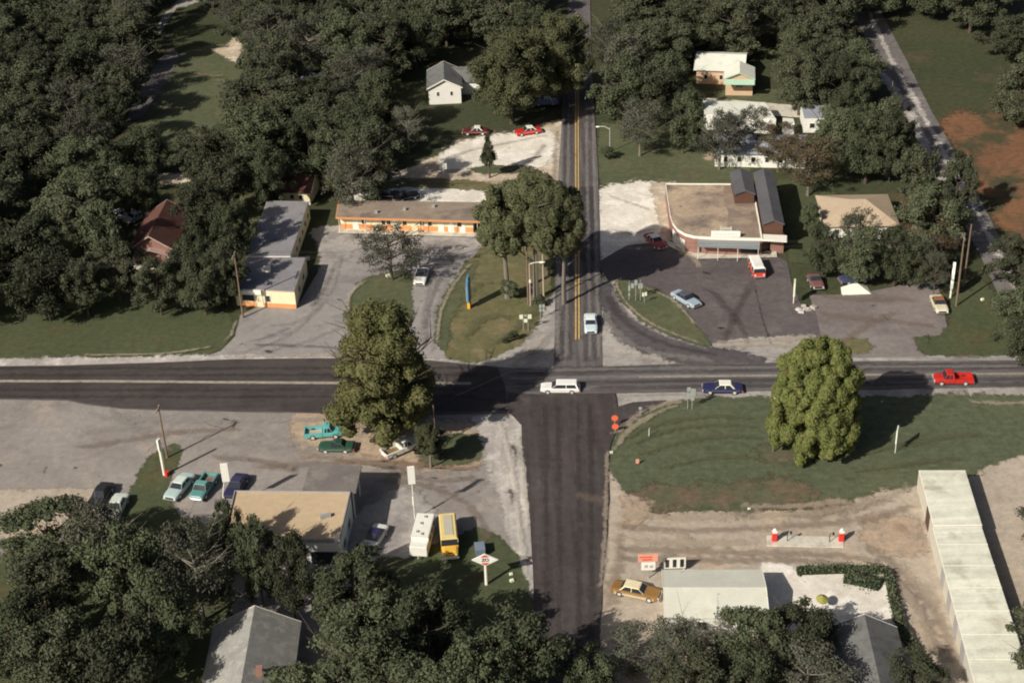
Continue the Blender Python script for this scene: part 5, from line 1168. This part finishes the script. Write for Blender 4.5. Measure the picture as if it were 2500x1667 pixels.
# ------------------------------------------------------------------ signs
def sign(name, label, base, post_h, panels, r=.05, mat='steel_grey', rz=0.0, cat='sign', group=None, posts=(0,)):
    """panels: (x, z, w, h, material)"""
    p = G(*base); o = thing(name, label, cat, p, rz, group)
    for x in posts: MB().tube([(x, 0, 0), (x, 0, post_h)], r, 6).build('post', mat, o)
    for x, z, w_, h_, mt in panels: MB().box((x, -r - .03, z), (w_, .04, h_)).build('panel', mt, o)
    return o
def text(par, body, size, loc, mat, rx=R(90)):
    cu = bpy.data.curves.new('lettering', 'FONT'); cu.body = body; cu.size = size; cu.align_x = 'CENTER'; cu.align_y = 'CENTER'; cu.extrude = .015; cu.offset = size * .02
    tt = bpy.data.objects.new('tmp', cu); COL.objects.link(tt); bpy.context.view_layer.update()
    me = bpy.data.meshes.new_from_object(tt.evaluated_get(bpy.context.evaluated_depsgraph_get())); bpy.data.objects.remove(tt); bpy.data.curves.remove(cu)
    t = bpy.data.objects.new('lettering', me); COL.objects.link(t); me.materials.clear(); me.materials.append(MATS[mat]); t.parent = par; t.location = loc; t.rotation_euler = (rx, 0, 0)
    return t
# diamond gas sign
p = G(1188, 1428); o = thing('diamond_sign', 'red and white diamond gas sign on a thick white pole', 'sign', p, R(-2))
MB().tube([(0, 0, 0), (0, 0, 3.4)], [.2, .17], 10).build('pole', 'trim_white', o)
dm = MB(); W_, H_ = 1.52, .86; zc = 3.95
def diamond(m, cx, cz, w_, h_, y0, y1):
    v = [(cx - w_, y1, cz), (cx, y1, cz - h_), (cx + w_, y1, cz), (cx, y1, cz + h_), (cx - w_, y0, cz), (cx, y0, cz - h_), (cx + w_, y0, cz), (cx, y0, cz + h_)]
    m.add(v, [(3, 2, 1, 0), (4, 5, 6, 7), (0, 1, 5, 4), (1, 2, 6, 5), (2, 3, 7, 6), (3, 0, 4, 7)])
diamond(dm, 0, zc, W_, H_, -.34, -.2); dm.build('panel', 'sign_white', o)
for s, (zz) in ((1, zc + .52), (-1, zc - .52)):
    m = MB(); a = .28
    m.add([(-.52, -.36, zz - s * .14), (.52, -.36, zz - s * .14), (.1, -.36, zz + s * .2), (-.1, -.36, zz + s * .2)], [(0, 1, 2, 3) if s > 0 else (3, 2, 1, 0)]); m.build('red_corner', 'sign_red', o)
text(o, 'ZO', .58, (0.02, -.37, zc + .0), 'ink')
# tall white signs of the station lot
def board(label, base, h, w_, hh, rz, low=0, r=.07, mat='sign_white', group='tall white sign boards', thick=.25, xo=0, lean=0):
    p = G(*base); o = thing('sign_board', label, 'sign', p, rz, group)
    MB().tube([(0, 0, 0), (lean * (h - hh), 0, h - hh)], r, 8).build('pole', 'trim_white', o)
    MB().box((xo + lean * (h - hh / 2), 0, h - hh / 2), (w_, thick, hh)).build('panel', mat, o)
    return o
board('tall narrow white sign behind the white camper trailer', (1013, 1268), 7.9, .85, 2.5, R(8), r=.06)
MB_ = MB().tube([(0, 0, 2.2), (0, 0, 3.4)], .13, 8).build('lower_panel', 'trim_white', [x for x in bpy.data.objects if x.name.startswith('sign_board')][-1])
o = board('slanted white sign beside the left wall of the gas station', (541, 1245), 6.9, .9, 2.6, R(5), r=.06, lean=.2)
o = board('thick white sign pole with small board at the left lot', (402, 1160), 5.6, .5, 1.7, R(60), r=.2)
MB().box((.0, -.45, .35), (.5, .4, .7)).build('pump_box', 'pump_red', o)
# motel sign, tent-side sign, others
p = G(1146, 752); o = thing('motel_sign', 'tall narrow blue sign on an orange base on the junction lawn', 'sign', p, R(78))
MB().box((0, 0, .7), (.9, .4, 1.4)).build('base', 'sign_yellow', o)
MB().box((0, 0, 3.1), (1.9, .3, 3.4)).build('panel', 'sign_blue', o); MB().box((0, 0, 5.1), (1.2, .28, .6)).build('upper_panel', 'sign_blue', o)
MB().box((-.3, .18, 2.8), (1.0, .05, 2.4)).build('face', 'sign_white', o)
p = G(2320, 727); o = thing('tall_sign', 'tall curved white sign near the right highway pole', 'sign', p, R(72))
MB().tube([(0, 0, 0), (0, 0, 2.2)], .14, 8).build('pole', 'trim_white', o)
m = MB().prism([(0, 0), (.0, 0)], 0, 0) if False else MB()
prof = [(-.8, 2.0), (.8, 2.0), (1.15, 3.0), (1.15, 4.6), (.8, 5.6), (0, 6.0), (-.8, 5.6), (-1.15, 4.6), (-1.15, 3.0)]
n = len(prof); m.add([(a, -.2, b) for a, b in prof] + [(a, .2, b) for a, b in prof], [tuple(range(n)), tuple(range(2 * n - 1, n - 1, -1))] + [(i, i + n, (i + 1) % n + n, (i + 1) % n) for i in range(n)]); m.build('panel', 'sign_white', o)
board('narrow cream sign edge-on at the right corner of the store lot', (1937, 742), 3.9, 1.4, 2.3, R(78), r=.07, mat='sign_cream', group='roadside boards')
board('small white sign on a pole right of the maple, on the field', (2185, 1107), 3.9, 1.3, 2.0, R(70), r=.05, mat='sign_white', group='roadside boards', thick=.15)
board('white square sign on a post in the gravel behind the motel', (1083, 432), 2.6, 1.3, 1.1, 0, r=.05, group='roadside boards', thick=.08)
# road-number signs
RN = 'road-number sign clusters'
sign('route_sign', 'cluster of three cream road-number signs at the junction lawn tip', (1284, 808), 2.6,
     [(-.62, 2.45, .52, .72, 'sign_cream'), (0, 2.65, .42, .3, 'sign_back'), (.62, 2.45, .52, .72, 'sign_cream'), (0, 1.8, .5, .6, 'sign_cream')], posts=(-.35, .35), group=RN)
sign('route_sign', 'grey sign panels at the left edge of the yellow-lined road', (1324, 778), 2.4,
     [(-.25, 2.2, .36, .55, 'sign_back'), (.22, 2.2, .36, .55, 'sign_back'), (-.25, 1.5, .34, .5, 'sign_back'), (.22, 1.5, .34, .5, 'sign_back')], posts=(-.25, .25), group=RN)
o = sign('route_sign', 'row of grey sign backs on posts on the triangular grass island', (1552, 735), 3.6,
     [(-1.0, 2.3, .3, .9, 'sign_back'), (-.5, 2.7, .45, .8, 'sign_back'), (.0, 3.2, .4, .9, 'sign_back'), (.5, 2.6, .3, .9, 'sign_back'), (.85, 2.6, .3, .9, 'sign_back'), (-1.0, 1.2, .28, .4, 'sign_back')], posts=(-1.0, 0, .7), group=RN)
sign('small_sign', 'pair of small white signs beside the grey sign backs on the grass island', (1573, 742), 1.9, [(-.2, 1.65, .32, .62, 'sign_cream'), (.2, 1.75, .32, .62, 'sign_cream')], group=RN)
sign('route_sign', 'grey sign backs on a bent post at the highway edge of the field', (1684, 1000), 3.4,
     [(-.2, 3.3, .5, .6, 'sign_back'), (.35, 2.8, .7, 1.1, 'sign_back'), (-.3, 2.2, .45, .8, 'sign_back'), (.3, 1.8, .5, .6, 'sign_back')], posts=(-.3, .3), group=RN)
sign('small_sign', 'small blue-grey sign at the gravel edge of the field', (1563, 1016), 1.5, [(0, 1.35, .45, .35, 'sign_back')], r=.06, group='small roadside signs')
sign('small_sign', 'narrow white marker on the grass right of the orange signs', (1584, 1068), 1.4, [(0, .9, .28, 1.2, 'sign_white')], r=.06, rz=R(60), group='small roadside signs')
sign('small_sign', 'small salmon-pink sign low on the field', (1556, 1134), .9, [(0, .6, .42, .66, 'sign_salmon')], group='small roadside signs')
def oct_sign(base, label, h):
    p = G(*base); o = thing('warning_sign', label, 'sign', p, 0, 'orange warning signs')
    MB().tube([(0, 0, 0), (0, 0, h)], .05, 6).build('post', 'steel_grey', o)
    MB().tube([(0, -.08, h), (0, -.13, h)], .46, 8).build('panel', 'sign_orange', o)
oct_sign((1501, 1044), 'upper of two orange-red warning signs beside the south road', 1.6)
oct_sign((1502, 1057), 'lower of two orange-red warning signs beside the south road', 1.1)
# price sign of the roadside building
p = G(1583, 1412); o = thing('price_sign', 'salmon and white two-part sign on a post by the brown car', 'sign', p, 0)
MB().tube([(0, 0, 0), (0, 0, 3.2)], .07, 8).build('post', 'steel_grey', o)
MB().box((-.1, -.12, 3.15), (2.25, .12, 1.1)).build('upper_panel', 'sign_salmon', o)
MB().box((-.05, -.12, 1.95), (1.6, .1, 1.1)).build('lower_panel', 'sign_white', o)
m = MB(); m.box((-.3, -.19, 1.98), (.4, .02, .45)); m.box((.3, -.19, 1.92), (.4, .02, .4)); m.build('lettering', 'ink_faint', o)
m = MB(); m.box((-.35, -.20, 3.3), (1.4, .02, .18)); m.box((-.2, -.20, 2.95), (1.1, .02, .18)); m.build('upper_lettering', 'sign_red', o)
# fuel pumps on their island
isl = MB(); P = [G(1872, 1334), G(2060, 1338), G(2060, 1312), G(1872, 1308)]; c = ctr(P)
o = thing('pump_island', 'raised concrete island carrying the two red fuel pumps', 'pump island', c)
MB().prism([(p.x - c.x, p.y - c.y) for p in P], 0.02, .16).build('slab', 'concrete', o, bevel=.04)
for i, (bx_, by_, lb) in enumerate(((1890, 1322, 'left red fuel pump on the concrete island'), (2053, 1322, 'right red fuel pump on the concrete island'))):
    p = G(bx_, by_); o = thing('fuel_pump', lb, 'fuel pump', (p.x, p.y, .16), 0, 'red fuel pumps')
    MB().box((0, 0, .6), (.6, .42, 1.2)).build('body', 'pump_red', o, bevel=.04)
    MB().box((0, 0, 1.33), (.56, .38, .26)).build('display', 'sign_white', o)
    MB().ball((0, 0, 1.62), (.2, .12, .2), 10, 6).build('globe', 'lamp_glass', o)
    MB().tube([(.33, 0, 1.1), (.45, 0, .6), (.34, 0, .25)], .03, 6).build('hose', 'tyre', o)
    q = Vector((p.x + (1.5 if i == 0 else -1.4), p.y - .15, .16))
    s = thing('air_hose_stand', '%s bent service post beside the %s fuel pump' % (('dark', 'left') if i == 0 else ('grey', 'right')), 'post', q, 0, 'service posts')
    MB().tube([(0, 0, 0), (0, 0, 1.2), (.35, 0, 1.35)], .05, 6).build('post', 'ink', s)
    MB().box((.4, 0, 1.2), (.2, .2, .35)).build('hook', 'ink', s)
# umbrella in the yard
p = G(2010, 1492); o = thing('garden_umbrella', 'yellow-green sun umbrella tilted on the pale concrete yard', 'umbrella', p, R(30))
MB().tube([(0, 0, 0), (0, .35, 1.9)], .03, 6).build('pole', 'steel_grey', o)
m = MB(); k = 10; m.v = [(0, .38, 2.0)] + [(math.cos(6.283 * i / k) * .75, .3 + math.sin(6.283 * i / k) * .65, 1.55 + .2 * math.sin(6.283 * i / k)) for i in range(k)]; m.f = [(0, i + 1, (i + 1) % k + 1) for i in range(k)]; m.build('canopy', paint((.34, .32, .08), .8), o)
# small white things
for i, (x, y, sx, lb) in enumerate(((1248, 1404, .35, 'upper white marker stone at the south road edge'), (1250, 1420, .4, 'lower white marker stone at the south road edge'), (1493, 1107, .35, 'white stone at the left corner of the field'), (948, 677, .55, 'cream box at the foot of the twiggy tree'), (752, 634, .5, 'cream block at the office corner'), (2398, 734, .4, 'white stone beside the north-east highway'), (1829, 1244, .3, 'pale stone at the lower edge of the field'))):
    p = G(x, y); o = MB().box((0, 0, sx * .5), (sx * 1.3, sx, sx), .4, .15).build('marker_stone', 'sign_cream', None, bevel=.04, loc=p); tag(o, lb, 'stone', 'white stones')
# rubble in front of the east lot
r = random.Random(5)
for i in range(7):
    p = G(1950 + i * 6, 757 + r.uniform(-8, 8)); s = r.uniform(.35, .7)
    o = MB().box((0, 0, s * .35), (s * 1.6, s, s * .7), r.uniform(0, 3), .2).build('rubble_block', 'gravel_pale', None, loc=p)
    tag(o, 'pale broken concrete block in the heap at the corner of the east lot', 'rubble', 'heap of broken concrete')
